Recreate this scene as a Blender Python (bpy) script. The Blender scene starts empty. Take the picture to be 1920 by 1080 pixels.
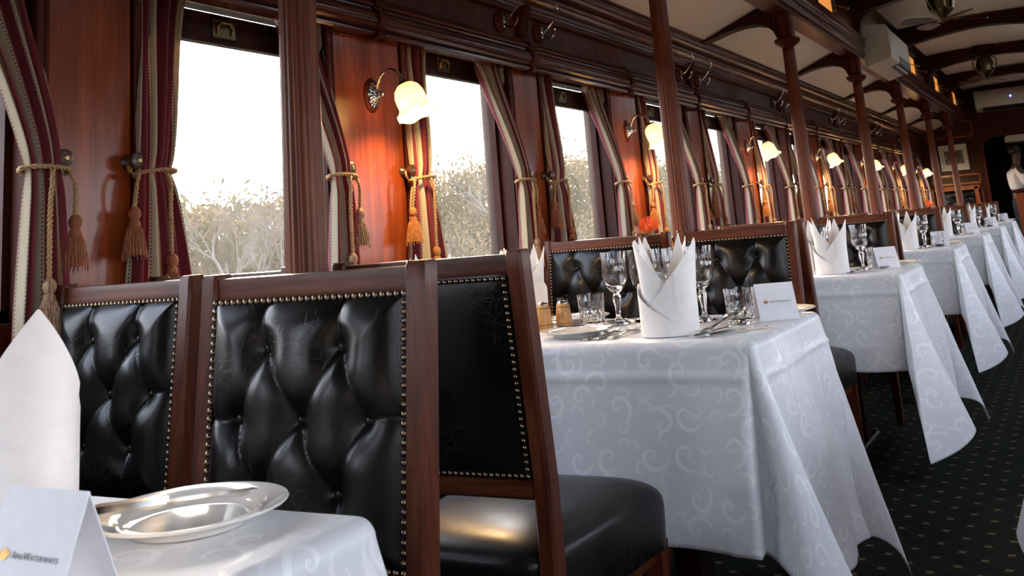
import bpy, bmesh, math, random
from mathutils import Vector, Matrix, noise
PI = math.pi
rnd = random.Random(7)
SC = bpy.context.scene
COL = SC.collection
def R(d): return math.radians(d)
ORD = ['first', 'second', 'third', 'fourth', 'fifth', 'sixth', 'seventh', 'eighth', 'ninth', 'tenth', 'eleventh',
       'twelfth', 'thirteenth', 'fourteenth', 'fifteenth', 'sixteenth']

# ------------------------------------------------------------------ mesh builder
class MB:
    def __init__(s): s.v = []; s.f = []; s.uv = {}
    def add(s, vs, fs):
        o = len(s.v); s.v += [tuple(v) for v in vs]; s.f += [tuple(i + o for i in f) for f in fs]; return o
    def box(s, x0, x1, y0, y1, z0, z1, bev=0.0, m=None, seg=1):
        bm = bmesh.new(); bmesh.ops.create_cube(bm, size=1)
        for v in bm.verts:
            v.co = Vector(((x0 + x1) / 2 + v.co.x * (x1 - x0), (y0 + y1) / 2 + v.co.y * (y1 - y0), (z0 + z1) / 2 + v.co.z * (z1 - z0)))
        if bev: bmesh.ops.bevel(bm, geom=bm.edges[:], offset=bev, segments=seg, affect='EDGES', profile=0.5)
        if m is not None: bm.transform(m)
        bm.verts.index_update()
        s.add([v.co[:] for v in bm.verts], [[v.index for v in f.verts] for f in bm.faces]); bm.free(); return s
    def lathe(s, prof, n=32, m=None, rf=None, closed=False):
        vs = []; fs = []; k = len(prof)
        for i in range(n):
            t = 2 * PI * i / n
            for j, (r, z) in enumerate(prof):
                rr = rf(t, r, z, j) if rf else r
                p = Vector((rr * math.cos(t), rr * math.sin(t), z))
                vs.append(m @ p if m is not None else p)
        for i in range(n):
            a = i * k; b = ((i + 1) % n) * k
            for j in range(k if closed else k - 1):
                j2 = (j + 1) % k
                fs.append((a + j, b + j, b + j2, a + j2))
        o = s.add(vs, fs)
        if not closed:
            if prof[0][0] > 1e-5: s.f.append(tuple(o + i * k for i in range(n - 1, -1, -1)))
            if prof[-1][0] > 1e-5: s.f.append(tuple(o + i * k + k - 1 for i in range(n)))
        return s
    def tube(s, pts, r, n=8, cap=True, flat=1.0, twist0=None):
        pts = [Vector(p) for p in pts]; k = len(pts)
        rs = r if isinstance(r, (list, tuple)) else [r] * k
        up = None; vs = []; fs = []
        for i, p in enumerate(pts):
            t = (pts[min(i + 1, k - 1)] - pts[max(i - 1, 0)])
            if t.length < 1e-9: t = Vector((0, 0, 1))
            t.normalize()
            if up is None:
                up = Vector((0, 0, 1)) if abs(t.z) < .9 else Vector((1, 0, 0))
                if twist0 is not None: up = Vector(twist0)
            side = t.cross(up)
            if side.length < 1e-6: side = t.cross(Vector((0, 1, .3)))
            side.normalize(); up = side.cross(t).normalized()
            for j in range(n):
                a = 2 * PI * j / n
                vs.append(p + side * math.cos(a) * rs[i] + up * math.sin(a) * rs[i] * flat)
        for i in range(k - 1):
            for j in range(n):
                j2 = (j + 1) % n
                fs.append((i * n + j, i * n + j2, (i + 1) * n + j2, (i + 1) * n + j))
        if cap:
            fs.append(tuple(range(n - 1, -1, -1))); fs.append(tuple((k - 1) * n + j for j in range(n)))
        s.add(vs, fs); return s
    def grid(s, fn, nu, nv, closeu=False, uv=False):
        o = len(s.v)
        for i in range(nu + (0 if closeu else 1)):
            for j in range(nv + 1):
                s.v.append(tuple(fn(i / nu, j / nv)))
                if uv: s.uv[len(s.v) - 1] = (i / nu, j / nv)
        W = nv + 1; M = nu if closeu else nu + 1
        for i in range(nu):
            a = o + i * W; b = o + ((i + 1) % M) * W
            for j in range(nv): s.f.append((a + j, b + j, b + j + 1, a + j + 1))
        return s
    def prism(s, poly, d0, d1, axis='Y', bev=0, m=None):
        # poly: 2-D outline; axis = extrusion axis; (X,Z) for Y, (Y,Z) for X, (X,Y) for Z
        def P(u, v, d):
            p = {'Y': (u, d, v), 'X': (d, u, v), 'Z': (u, v, d)}[axis]
            return m @ Vector(p) if m is not None else Vector(p)
        n = len(poly); vs = [P(u, v, d0) for u, v in poly] + [P(u, v, d1) for u, v in poly]
        fs = [tuple(range(n)), tuple(range(2 * n - 1, n - 1, -1))]
        for i in range(n): fs.append((i, (i + 1) % n, n + (i + 1) % n, n + i))
        s.add(vs, fs); return s
    def strip(s, a, b, d0, d1, axis='Y'):
        # quad ladder between polylines a and b, extruded d0..d1 (for arches)
        n = len(a)
        for i in range(n - 1): s.prism([a[i], a[i + 1], b[i + 1], b[i]], d0, d1, axis)
        return s
    def ball(s, c, r, nu=10, nv=6, sc=(1, 1, 1), m=None):
        prof = [(max(0, math.sin(PI * j / nv)) * r, -math.cos(PI * j / nv) * r) for j in range(nv + 1)]
        mm = Matrix.Translation(Vector(c)) @ Matrix.Diagonal((*sc, 1))
        if m is not None: mm = m @ mm
        return s.lathe(prof, nu, mm)
    def build(s, name, mat=None, parent=None, smooth=35, loc=None, weld=0):
        me = bpy.data.meshes.new(name)
        bm = bmesh.new()
        vv = [bm.verts.new(v) for v in s.v]
        bm.verts.ensure_lookup_table()
        uvl = bm.loops.layers.uv.new('UVMap') if s.uv else None
        for f in s.f:
            try: fc = bm.faces.new([vv[i] for i in f])
            except ValueError: continue
            if uvl:
                for l, i in zip(fc.loops, f): l[uvl].uv = s.uv.get(i, (0, 0))
        if weld: bmesh.ops.remove_doubles(bm, verts=bm.verts[:], dist=weld)
        if not s.uv: bmesh.ops.recalc_face_normals(bm, faces=bm.faces[:])
        bm.to_mesh(me); bm.free()
        if smooth:
            me.shade_smooth(); me.set_sharp_from_angle(angle=R(smooth))
        o = bpy.data.objects.new(name, me); COL.objects.link(o)
        if mat: me.materials.append(mat)
        if parent: o.parent = parent
        if loc: o.location = loc
        return o

def tag(o, label=None, cat=None, group=None, kind=None):
    if label: o['label'] = label
    if cat: o['category'] = cat
    if group: o['group'] = group
    if kind: o['kind'] = kind
    return o
def empty(name, loc=(0, 0, 0), rz=0):
    o = bpy.data.objects.new(name, None); COL.objects.link(o); o.location = loc; o.rotation_euler = (0, 0, rz); o.empty_display_size = .1
    return o
def copy_tree(o, parent=None):
    c = o.copy(); COL.objects.link(c)
    if parent: c.parent = parent
    for ch in list(o.children): copy_tree(ch, c)
    return c
def struct(o): o['kind'] = 'structure'; return o

# ------------------------------------------------------------------ materials
class NT:
    def __init__(s, name):
        s.m = bpy.data.materials.new(name); s.m.use_nodes = True; s.t = s.m.node_tree; s.t.nodes.clear()
        s.out = s.n('ShaderNodeOutputMaterial')
    def n(s, t, **k):
        nd = s.t.nodes.new(t)
        for a, b in k.items(): setattr(nd, a, b)
        return nd
    def l(s, a, b): s.t.links.new(a, b)
    def val(s, inp, x):
        if isinstance(x, (int, float)): inp.default_value = x
        elif isinstance(x, tuple): inp.default_value = (*x, 1) if len(x) == 3 and inp.type == 'RGBA' else x
        else: s.l(x, inp)
    def math(s, op, a, b=0.0, c=0.0, clamp=False):
        nd = s.n('ShaderNodeMath', operation=op); nd.use_clamp = clamp
        s.val(nd.inputs[0], a); s.val(nd.inputs[1], b)
        if op in ('MULTIPLY_ADD', 'SMOOTH_MIN', 'COMPARE', 'WRAP'): s.val(nd.inputs[2], c)
        return nd.outputs[0]
    def mix(s, f, a, b, bt='MIX'):
        nd = s.n('ShaderNodeMix', data_type='RGBA', blend_type=bt)
        s.val(nd.inputs[0], f); s.val(nd.inputs[6], a); s.val(nd.inputs[7], b); return nd.outputs[2]
    def ramp(s, f, stops):
        nd = s.n('ShaderNodeValToRGB'); e = nd.color_ramp.elements
        e[0].position = stops[0][0]; e[0].color = (*stops[0][1], 1); e[1].position = stops[-1][0]; e[1].color = (*stops[-1][1], 1)
        for p, c in stops[1:-1]: x = e.new(p); x.color = (*c, 1)
        s.l(f, nd.inputs[0]); return nd.outputs[0]
    def mrange(s, x, a, b, c=0.0, d=1.0, it='SMOOTHSTEP'):
        nd = s.n('ShaderNodeMapRange', interpolation_type=it); s.val(nd.inputs[0], x)
        for i, q in enumerate((a, b, c, d)): s.val(nd.inputs[i + 1], q)
        return nd.outputs[0]
    def coord(s, kind='Object', scale=(1, 1, 1), rot=(0, 0, 0)):
        tc = s.n('ShaderNodeTexCoord'); mp = s.n('ShaderNodeMapping'); mp.inputs['Scale'].default_value = scale; mp.inputs['Rotation'].default_value = rot
        s.l(tc.outputs[kind], mp.inputs[0]); return mp.outputs[0]
    def noise(s, vec, scale=5, detail=3, rough=.5, dist=0):
        nd = s.n('ShaderNodeTexNoise'); s.l(vec, nd.inputs['Vector']); nd.inputs['Scale'].default_value = scale
        nd.inputs['Detail'].default_value = detail; nd.inputs['Roughness'].default_value = rough; nd.inputs['Distortion'].default_value = dist
        return nd.outputs['Fac']
    def bump(s, h, strength=.3, dist=.01):
        nd = s.n('ShaderNodeBump'); s.l(h, nd.inputs['Height']); nd.inputs['Strength'].default_value = strength; nd.inputs['Distance'].default_value = dist
        return nd.outputs[0]
    def pbsdf(s, col, rough=.5, metal=0.0, normal=None, **k):
        nd = s.n('ShaderNodeBsdfPrincipled'); s.val(nd.inputs['Base Color'], col); s.val(nd.inputs['Roughness'], rough); s.val(nd.inputs['Metallic'], metal)
        if normal is not None: s.l(normal, nd.inputs['Normal'])
        for a, b in k.items(): s.val(nd.inputs[a.replace('_', ' ')], b)
        s.l(nd.outputs[0], s.out.inputs[0]); return nd

def wood(name, dark, mid, light, axis='Z', rough=.28, coat=.3, fig=1.0, scale=1.0, spec=.35):
    t = NT(name); L = {'X': (.6, 9, 9), 'Y': (9, .6, 9), 'Z': (9, 9, .6)}[axis]
    v = t.coord('Object', tuple(q * scale for q in L))
    a = t.noise(v, 1.6, 4, .6, .6); b = t.noise(v, 14, 3, .6)
    big = t.noise(t.coord('Object', (1.3, 1.3, 1.0)), 1.5, 2)
    f = t.math('ADD', t.math('MULTIPLY', a, .62), t.math('MULTIPLY', b, .22)); f = t.math('ADD', f, t.math('MULTIPLY', big, .16 * fig))
    c = t.ramp(f, [(.34, dark), (.5, mid), (.68, light)])
    wear = t.noise(t.coord('Object', (3, 3, 3)), 5, 4)
    r = t.mrange(wear, .3, .75, rough * .92, rough * 1.15, 'LINEAR')
    t.pbsdf(c, r, normal=t.bump(b, .025, .001), Coat_Weight=coat, Coat_Roughness=.15, Specular_IOR_Level=spec)
    return t.m
def plain(name, col, rough=.5, metal=0.0, bumpn=0, **k):
    va = .05 if min(col) > .5 else .18
    t = NT(name); v = t.coord('Object'); nz = t.noise(v, 40, 3)
    c = t.mix(t.mrange(nz, .3, .7, 0, 1, 'LINEAR'), tuple(q * (1 - va) for q in col), tuple(min(1, q * (1 + va * .5)) for q in col))
    t.pbsdf(c, rough, metal, normal=t.bump(nz, bumpn, .004) if bumpn else None, **k); return t.m

M = {}
M['mah_y'] = wood('mahogany_moulding', (.026, .0042, .0018), (.06, .0098, .0034), (.13, .022, .006), 'Y', .24, .22, spec=.2)
M['mah_z'] = wood('mahogany_upright', (.024, .0040, .0018), (.062, .0100, .0036), (.13, .022, .007), 'Z', .42, .0, spec=.12)
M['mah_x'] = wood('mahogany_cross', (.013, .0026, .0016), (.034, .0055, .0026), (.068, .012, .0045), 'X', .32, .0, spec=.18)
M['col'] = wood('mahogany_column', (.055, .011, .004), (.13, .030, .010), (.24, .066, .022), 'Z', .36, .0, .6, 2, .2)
M['panel'] = wood('wall_panel_mahogany', (.10, .015, .004), (.20, .038, .009), (.33, .075, .018), 'Z', .24, .15, spec=.3)
M['frame'] = wood('dark_window_joinery', (.012, .003, .002), (.026, .006, .003), (.05, .012, .005), 'Z', .5, 0, spec=.12)
M['chairw'] = wood('chair_mahogany', (.024, .005, .0024), (.066, .0155, .0062), (.14, .039, .015), 'Z', .34, .0, 1, 3, .2)
M['chairx'] = wood('chair_mahogany_rail', (.024, .005, .0024), (.066, .0155, .0062), (.14, .039, .015), 'X', .34, .0, 1, 3, .22)

def leather():
    t = NT('black_leather'); v = t.coord('Object')
    gr = t.noise(v, 260, 2); big = t.noise(v, 7, 3)
    vo = t.n('ShaderNodeTexVoronoi', feature='DISTANCE_TO_EDGE'); w = t.n('ShaderNodeMixRGB') if False else None
    nv = t.n('ShaderNodeTexNoise'); t.l(v, nv.inputs['Vector']); nv.inputs['Scale'].default_value = 9
    mv = t.n('ShaderNodeVectorMath', operation='MULTIPLY_ADD'); t.l(nv.outputs['Color'], mv.inputs[0]); mv.inputs[1].default_value = (.05, .05, .05); t.l(v, mv.inputs[2])
    t.l(mv.outputs[0], vo.inputs['Vector']); vo.inputs['Scale'].default_value = 52
    crack = t.mrange(vo.outputs['Distance'], 0, .022, 1, 0)
    region = t.mrange(t.noise(v, 5.3, 2), .50, .64, 0, 1)
    crack = t.math('MULTIPLY', crack, region)
    c = t.mix(crack, t.mix(t.mrange(big, .4, .7, 0, 1), (.0032, .0030, .0030), (.008, .0068, .0058)), (.045, .034, .022))
    h = t.math('SUBTRACT', t.math('MULTIPLY', gr, .12), t.math('MULTIPLY', crack, .5))
    t.pbsdf(c, t.mrange(big, .3, .7, .22, .36, 'LINEAR'), normal=t.bump(h, .25, .002), Specular_IOR_Level=.22)
    return t.m
M['leather'] = leather()
M['nail'] = plain('antique_brass_nail', (.23, .17, .11), .32, 1.0)
M['chrome'] = plain('polished_chrome', (.62, .6, .56), .12, 1.0)
M['silver'] = plain('silver_cutlery', (.72, .70, .66), .16, 1.0)
M['brass'] = plain('dull_brass', (.30, .2, .08), .33, 1.0)
M['antique'] = plain('antique_bronze', (.13, .095, .05), .35, 1.0)
M['knob'] = plain('dark_turned_knob', (.05, .02, .008), .3)
M['black'] = plain('black_paint', (.006, .005, .005), .5)
M['ceil'] = plain('cream_ceiling_board', (.82, .75, .62), .6, bumpn=.04)
M['porcelain'] = plain('glazed_porcelain', (.83, .8, .74), .08, Coat_Weight=.6, Coat_Roughness=.03)
M['card'] = plain('white_card_stock', (.86, .85, .88), .6)
M['ink'] = plain('grey_ink', (.1, .09, .09), .6)
M['gold'] = plain('gold_foil_print', (.6, .3, .05), .35, .4)
M['beech'] = wood('pale_beech', (.45, .22, .07), (.62, .34, .12), (.75, .45, .19), 'Z', .4, .2, .4, 4)
M['acplastic'] = plain('cream_plastic', (.46, .41, .31), .4)
M['acdark'] = plain('dark_grille', (.012, .012, .012), .5)
M['napkin'] = plain('white_linen_napkin', (.84, .81, .78), .75, Sheen_Weight=.2)
M['rope'] = plain('tan_twisted_cord', (.33, .2, .085), .7, bumpn=.3)
M['rope_dark'] = plain('brown_cord', (.16, .06, .025), .7, bumpn=.3)
M['skin'] = plain('dark_skin', (.09, .045, .028), .5)
M['shirt'] = plain('white_cotton_shirt', (.8, .78, .78), .8)
M['trouser'] = plain('black_trousers', (.012, .012, .014), .8)
M['bark'] = plain('grey_bark', (.075, .058, .045), .9)
M['petal'] = plain('orange_flower_styles', (.75, .1, .015), .5)
M['stem'] = plain('green_leaf', (.06, .12, .03), .5)

def tassel_mat(name, a, b):
    t = NT(name); v = t.coord('Object', (1, 1, .02)); nz = t.noise(v, 420, 2)
    t.pbsdf(t.mix(t.mrange(nz, .35, .65), a, b), .7, normal=t.bump(nz, .6, .004)); return t.m
M['tas_gold'] = tassel_mat('gold_tassel_thread', (.42, .2, .03), (.22, .05, .02))
M['tas_tan'] = tassel_mat('tan_tassel_thread', (.4, .26, .14), (.17, .07, .04))
M['tas_rust'] = tassel_mat('rust_tassel_thread', (.32, .1, .03), (.15, .035, .015))

def damask():
    t = NT('white_damask'); tc = t.n('ShaderNodeTexCoord'); uv = tc.outputs['UV']
    def scroll(scale, seed, turns):
        mp = t.n('ShaderNodeMapping'); mp.inputs['Scale'].default_value = (scale,) * 3; mp.inputs['Location'].default_value = (seed, seed * .7, 0); t.l(uv, mp.inputs[0])
        vo = t.n('ShaderNodeTexVoronoi', voronoi_dimensions='2D'); t.l(mp.outputs[0], vo.inputs['Vector']); vo.inputs['Scale'].default_value = 1; vo.inputs['Randomness'].default_value = .75
        d = t.n('ShaderNodeVectorMath', operation='SUBTRACT'); t.l(mp.outputs[0], d.inputs[0]); t.l(vo.outputs['Position'], d.inputs[1])
        sp = t.n('ShaderNodeSeparateXYZ'); t.l(d.outputs[0], sp.inputs[0]); sc = t.n('ShaderNodeSeparateColor'); t.l(vo.outputs['Color'], sc.inputs[0])
        hand = t.math('SUBTRACT', t.math('MULTIPLY', t.math('GREATER_THAN', sc.outputs[1], .5), 2.0), 1.0)
        th = t.math('ADD', t.math('MULTIPLY', t.math('ARCTAN2', sp.outputs[1], sp.outputs[0]), hand), t.math('MULTIPLY', sc.outputs[0], 6.28))
        r = t.math('MAXIMUM', vo.outputs['Distance'], .01)
        ph = t.math('ADD', th, t.math('MULTIPLY', t.math('LOGARITHM', r, 2.718), turns))
        sn = t.math('SINE', ph)
        wid = t.mrange(r, .05, .45, .55, .93, 'LINEAR')
        arm = t.mrange(sn, wid, t.math('ADD', wid, .06))
        return t.math('MULTIPLY', arm, t.mrange(r, .40, .50, 1, 0))
    p = t.math('MAXIMUM', scroll(11, 3.1, 3.2), t.math('MULTIPLY', scroll(17, 7.7, 2.2), .7))
    c = t.mix(p, (.65, .66, .68), (.77, .775, .785))
    we = t.noise(t.coord('UV', (1, 1, 1)), 900, 1)
    ro = t.mrange(p, 0, 1, .42, .30, 'LINEAR')
    t.pbsdf(c, ro, normal=t.bump(t.math('ADD', t.math('MULTIPLY', p, .7), t.math('MULTIPLY', we, .15)), .12, .002), Sheen_Weight=.15, Specular_IOR_Level=.45)
    return t.m
M['damask'] = damask()

def curtain_mat():
    t = NT('striped_curtain'); tc = t.n('ShaderNodeTexCoord'); sp = t.n('ShaderNodeSeparateXYZ'); t.l(tc.outputs['UV'], sp.inputs[0])
    u = t.math('FRACT', t.math('MULTIPLY', sp.outputs[0], 3.2)); v = sp.outputs[1]
    red = t.math('MULTIPLY', t.mrange(u, .17, .18), t.mrange(u, .95, .96, 1, 0))
    stripe = t.math('MULTIPLY', t.mrange(u, .62, .625), t.mrange(u, .69, .695, 1, 0))
    dots = t.mrange(t.math('FRACT', t.math('MULTIPLY', v, 130.0)), .5, .55)
    seam = t.math('MULTIPLY', t.math('ADD', t.mrange(t.math('ABSOLUTE', t.math('SUBTRACT', u, .15)), .008, .011, 1, 0), t.mrange(t.math('ABSOLUTE', t.math('SUBTRACT', u, .985)), .008, .011, 1, 0)), dots)
    we = t.noise(t.coord('UV', (200, 300, 1)), 1.5, 2)
    c = t.mix(red, (.56, .47, .32), (.2, .011, .026)); c = t.mix(stripe, c, (.40, .25, .12)); c = t.mix(seam, c, (.06, .035, .03))
    c = t.mix(t.math('MULTIPLY', we, .25), c, (.1, .05, .03))
    b = t.pbsdf(c, .78, normal=t.bump(we, .2, .002), Sheen_Weight=.25)
    tr = t.n('ShaderNodeBsdfTranslucent'); t.val(tr.inputs[0], c); ad = t.n('ShaderNodeMixShader'); ad.inputs[0].default_value = .30
    t.l(b.outputs[0], ad.inputs[1]); t.l(tr.outputs[0], ad.inputs[2]); t.l(ad.outputs[0], t.out.inputs[0]); return t.m
M['curtain'] = curtain_mat()

def carpet():
    t = NT('dark_green_carpet'); tc = t.n('ShaderNodeTexCoord'); sp = t.n('ShaderNodeSeparateXYZ'); t.l(tc.outputs['Object'], sp.inputs[0])
    A, B = .135, .135
    x = t.math('DIVIDE', sp.outputs[0], A); y = t.math('DIVIDE', sp.outputs[1], B)
    p = t.math('ADD', x, y); q = t.math('SUBTRACT', x, y)
    def near(a): return t.math('ABSOLUTE', t.math('SUBTRACT', t.math('FRACT', t.math('ADD', a, .5)), .5))
    dp, dq = near(p), near(q)
    dash = lambda a: t.math('GREATER_THAN', t.math('FRACT', t.math('MULTIPLY', a, 10.0)), .45)
    l1 = t.math('MULTIPLY', t.math('LESS_THAN', dp, .022), dash(q)); l2 = t.math('MULTIPLY', t.math('LESS_THAN', dq, .022), dash(p))
    cross = t.math('MULTIPLY', t.math('LESS_THAN', t.math('ADD', dp, dq), .15), 1.0)
    nz = t.noise(tc.outputs['Object'], 350, 2)
    base = t.mix(nz, (.0022, .004, .003), (.008, .012, .008))
    c = t.mix(t.math('MULTIPLY', t.math('MAXIMUM', l1, l2), .5), base, (.06, .052, .026)); c = t.mix(cross, c, (.11, .09, .05))
    t.pbsdf(c, .95, normal=t.bump(nz, .6, .004), Specular_IOR_Level=.1); return t.m
M['carpet'] = carpet()

def crystal():
    t = NT('cut_crystal'); g = t.n('ShaderNodeBsdfGlass'); g.inputs['IOR'].default_value = 1.5; g.inputs['Roughness'].default_value = 0.0; g.inputs[0].default_value = (.97, .975, .98, 1)
    nz = t.noise(t.coord('Object'), 90, 1); t.l(t.bump(nz, .05, .002), g.inputs['Normal'])
    t.l(g.outputs[0], t.out.inputs[0]); return t.m
M['crystal'] = crystal()
def pane_mat():
    # clear, faintly reflective pane; outdoor haze is put in as a pale veil
    t = NT('hazed_window_glass'); tr = t.n('ShaderNodeBsdfTransparent'); tl = t.n('ShaderNodeBsdfTranslucent'); tl.inputs[0].default_value = (.9, .85, .76, 1)
    gl = t.n('ShaderNodeBsdfGlossy'); gl.inputs['Roughness'].default_value = .02
    nz = t.noise(t.coord('Object', (1, 1, .5)), 7, 4, .65); veil = t.mrange(nz, .3, .75, .007, .02, 'LINEAR')
    m1 = t.n('ShaderNodeMixShader'); t.l(veil, m1.inputs[0]); t.l(tr.outputs[0], m1.inputs[1]); t.l(tl.outputs[0], m1.inputs[2])
    m2 = t.n('ShaderNodeMixShader'); m2.inputs[0].default_value = .003; t.l(m1.outputs[0], m2.inputs[1]); t.l(gl.outputs[0], m2.inputs[2])
    t.l(m2.outputs[0], t.out.inputs[0]); return t.m
M['pane'] = pane_mat()
def frosted():
    t = NT('amber_frosted_glass'); tl = t.n('ShaderNodeBsdfTranslucent'); tl.inputs[0].default_value = (.30, .19, .09, 1)
    gl = t.n('ShaderNodeBsdfGlossy'); gl.inputs['Roughness'].default_value = .3; mx = t.n('ShaderNodeMixShader'); mx.inputs[0].default_value = .06
    t.l(tl.outputs[0], mx.inputs[1]); t.l(gl.outputs[0], mx.inputs[2]); t.l(mx.outputs[0], t.out.inputs[0]); return t.m
M['frost'] = frosted()
def shade_mat():
    t = NT('lit_etched_glass_shade'); v = t.coord('Object'); nz = t.noise(v, 45, 4, .6, 1.0)
    sp = t.n('ShaderNodeSeparateXYZ'); t.l(v, sp.inputs[0])
    h = t.mrange(sp.outputs[2], -.14, 0, 1, 0, 'LINEAR')
    c = t.mix(t.mrange(nz, .42, .62), (1, .86, .62), (1, .93, .78))
    tl = t.n('ShaderNodeBsdfTranslucent'); t.val(tl.inputs[0], t.mix(.52, c, (0, 0, 0)))
    di = t.n('ShaderNodeBsdfPrincipled'); t.val(di.inputs['Base Color'], (.8, .66, .42)); di.inputs['Roughness'].default_value = .25
    mx = t.n('ShaderNodeMixShader'); mx.inputs[0].default_value = .3; t.l(tl.outputs[0], mx.inputs[1]); t.l(di.outputs[0], mx.inputs[2])
    em = t.n('ShaderNodeEmission'); t.val(em.inputs[0], c); em.inputs[1].default_value = .09
    ad = t.n('ShaderNodeAddShader'); t.l(mx.outputs[0], ad.inputs[0]); t.l(em.outputs[0], ad.inputs[1]); t.l(ad.outputs[0], t.out.inputs[0]); return t.m
M['shade'] = shade_mat()
def emis(name, col, s):
    t = NT(name); e = t.n('ShaderNodeEmission'); e.inputs[0].default_value = (*col, 1); e.inputs[1].default_value = s; t.l(e.outputs[0], t.out.inputs[0]); return t.m
M['bulb'] = emis('lit_bulb', (1, .78, .45), 14)
M['led'] = emis('blue_indicator', (.15, .2, 1), 5)
def ground():
    t = NT('dry_grass_ground'); v = t.coord('Object'); a = t.noise(v, .6, 5, .6); t.pbsdf(t.ramp(a, [(.3, (.022, .026, .012)), (.5, (.045, .038, .024)), (.7, (.07, .056, .036))]), .95); return t.m
M['ground'] = ground()
def leafm(name, a, b):
    t = NT(name); v = t.coord('Object'); z = t.noise(v, .9, 3); c = t.mix(t.mrange(z, .35, .65), a, b)
    d = t.n('ShaderNodeBsdfDiffuse'); t.val(d.inputs[0], c); tl = t.n('ShaderNodeBsdfTranslucent'); t.val(tl.inputs[0], c)
    mx = t.n('ShaderNodeMixShader'); mx.inputs[0].default_value = .5; t.l(d.outputs[0], mx.inputs[1]); t.l(tl.outputs[0], mx.inputs[2]); t.l(mx.outputs[0], t.out.inputs[0]); return t.m
M['leaf'] = leafm('dry_thicket_leaf', (.040, .042, .020), (.12, .092, .058))
# ------------------------------------------------------------------ the car body
P = 2.2
CY = [1.553 + P * i for i in range(7)]          # column lines
CX, WX, GX, XC = -1.349, -2.0, -2.09, -0.5
Y0, Y1 = -3.0, 17.0
JS = range(-2, 7)
WIN = []                                        # (y0, y1, lift)
for j in JS:
    WIN += [(1.70 + P * j, 2.42 + P * j), (2.85 + P * j, 3.60 + P * j)]
WIN = [w for w in WIN if w[0] > Y0 + .1 and w[1] < Y1 - .1]
Z_OP0, Z_OP1 = .94, 1.785

def mx(x): return 2 * XC - x                    # mirror across the car

# floor
b = MB(); b.box(-2.16, 1.16, Y0 - .1, Y1 + 6, -.06, 0); struct(b.build('floor', M['carpet'], smooth=0))

def side_wall(name, xi, xo, mat, pm):
    b = MB(); xa, xb = min(xi, xo), max(xi, xo)
    b.box(xa, xb, Y0, Y1, 0, Z_OP0); b.box(xa, xb, Y0, Y1, Z_OP1, 2.30)
    ys = [Y0] + [q for w in WIN for q in w] + [Y1]
    piers = [(ys[i], ys[i + 1]) for i in range(0, len(ys), 2)]
    for a, c in piers: b.box(xa, xb, a, c, Z_OP0, Z_OP1)
    w = struct(b.build(name, mat, smooth=0))
    s = 1 if xi > xo else -1
    for a, c in piers:
        if c < .4: continue
        # boarded pier panel with a reeded bead along each edge
        q = MB(); x0, x1 = sorted((xi, xi + s * .008)); q.box(x0, x1, a + .035, c - .035, .3, 1.735, .002)
        q.build('panel', pm, w, smooth=0)
        q = MB()
        for yy in (a + .012, c - .012):
            q.box(*sorted((xi, xi + s * .014)), yy - .012, yy + .012, .3, 1.735, .004)
            q.tube([(xi + s * .012, yy + (.014 if yy < (a + c) / 2 else -.014), .3), (xi + s * .012, yy + (.014 if yy < (a + c) / 2 else -.014), 1.735)], .005, 8)
        q.build('bead', M['mah_z'], w)
        q = MB()
        for zz in (1.70, 1.33, 1.02): q.ball((xi + s * .014, a + .012, zz), .005, 8, 4); q.ball((xi + s * .014, c - .012, zz), .005, 8, 4)
        q.build('screw_head', M['brass'], w)
    return w
side_wall('wall_left', WX, -2.125, M['mah_z'], M['panel'])
side_wall('wall_right', mx(WX), mx(-2.125), M['mah_z'], M['panel'])

# windows
def window(n, y0, y1, xi, xg, lift, detail=True):
    s = 1 if xi > xg else -1
    w = empty('window_%d' % n, (xg, (y0 + y1) / 2, Z_OP0)); struct(w)
    hw = (y1 - y0) / 2; zt = 1.647 + lift - Z_OP0
    p = MB(); p.box(-.002, .002, -hw + .02, hw - .02, .024, zt + .012); p.build('pane', M['pane'], w, smooth=0)
    f = MB()
    xw = (xi - xg)
    f.box(*sorted((s * -.03, s * .03)), -hw, -hw + .022, 0, Z_OP1 - Z_OP0); f.box(*sorted((s * -.03, s * .03)), hw - .022, hw, 0, Z_OP1 - Z_OP0)
    f.box(*sorted((s * -.03, s * .03)), -hw, hw, 0, .026)
    f.build('window_frame', M['frame'], w, smooth=0)
    r = MB(); r.box(*sorted((s * -.014, s * .02)), -hw + .022, hw - .022, zt, zt + .088, .003); r.build('sash_rail', M['frame'], w, smooth=0)
    h = MB(); h.box(*sorted((s * -.03, s * .035)), -hw, hw, zt + .105, Z_OP1 - Z_OP0); h.build('head_rail', M['frame'], w, smooth=0)
    if detail:
        q = MB()
        for e in (-hw, hw): q.box(*sorted((s * .03, s * .089)), min(e, e - math.copysign(.004, e)), max(e, e - math.copysign(.004, e)), 0, Z_OP1 - Z_OP0)
        q.build('reveal_lining', M['frame'], w, smooth=0)
        q = MB(); x0 = s * .02
        q.box(*sorted((x0, x0 + s * .003)), -.045, .045, zt + .018, zt + .072, .001)
        q.build('pull_plate', M['antique'], w, smooth=0)
        q = MB(); q.tube([(x0 + s * .004, -.026, zt + .03), (x0 + s * .007, -.03, zt + .05), (x0 + s * .008, -.018, zt + .062), (x0 + s * .008, .018, zt + .062), (x0 + s * .007, .03, zt + .05), (x0 + s * .004, .026, zt + .03)], .004, 6)
        q.build('pull_lip', M['brass'], w)
        q = MB(); q.box(*sorted((s * .0, s * .075)), -hw + .004, hw - .004, -.012, .0, .003); q.build('sill', M['mah_y'], w, smooth=0)
        q = MB(); q.box(*sorted((s * .03, s * .055)), -.03, .03, .0, .014, .004); q.build('sash_catch', M['antique'], w, smooth=0)
LIFT = {2: .028}
vis = [w for w in WIN if w[1] > .5]
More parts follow.
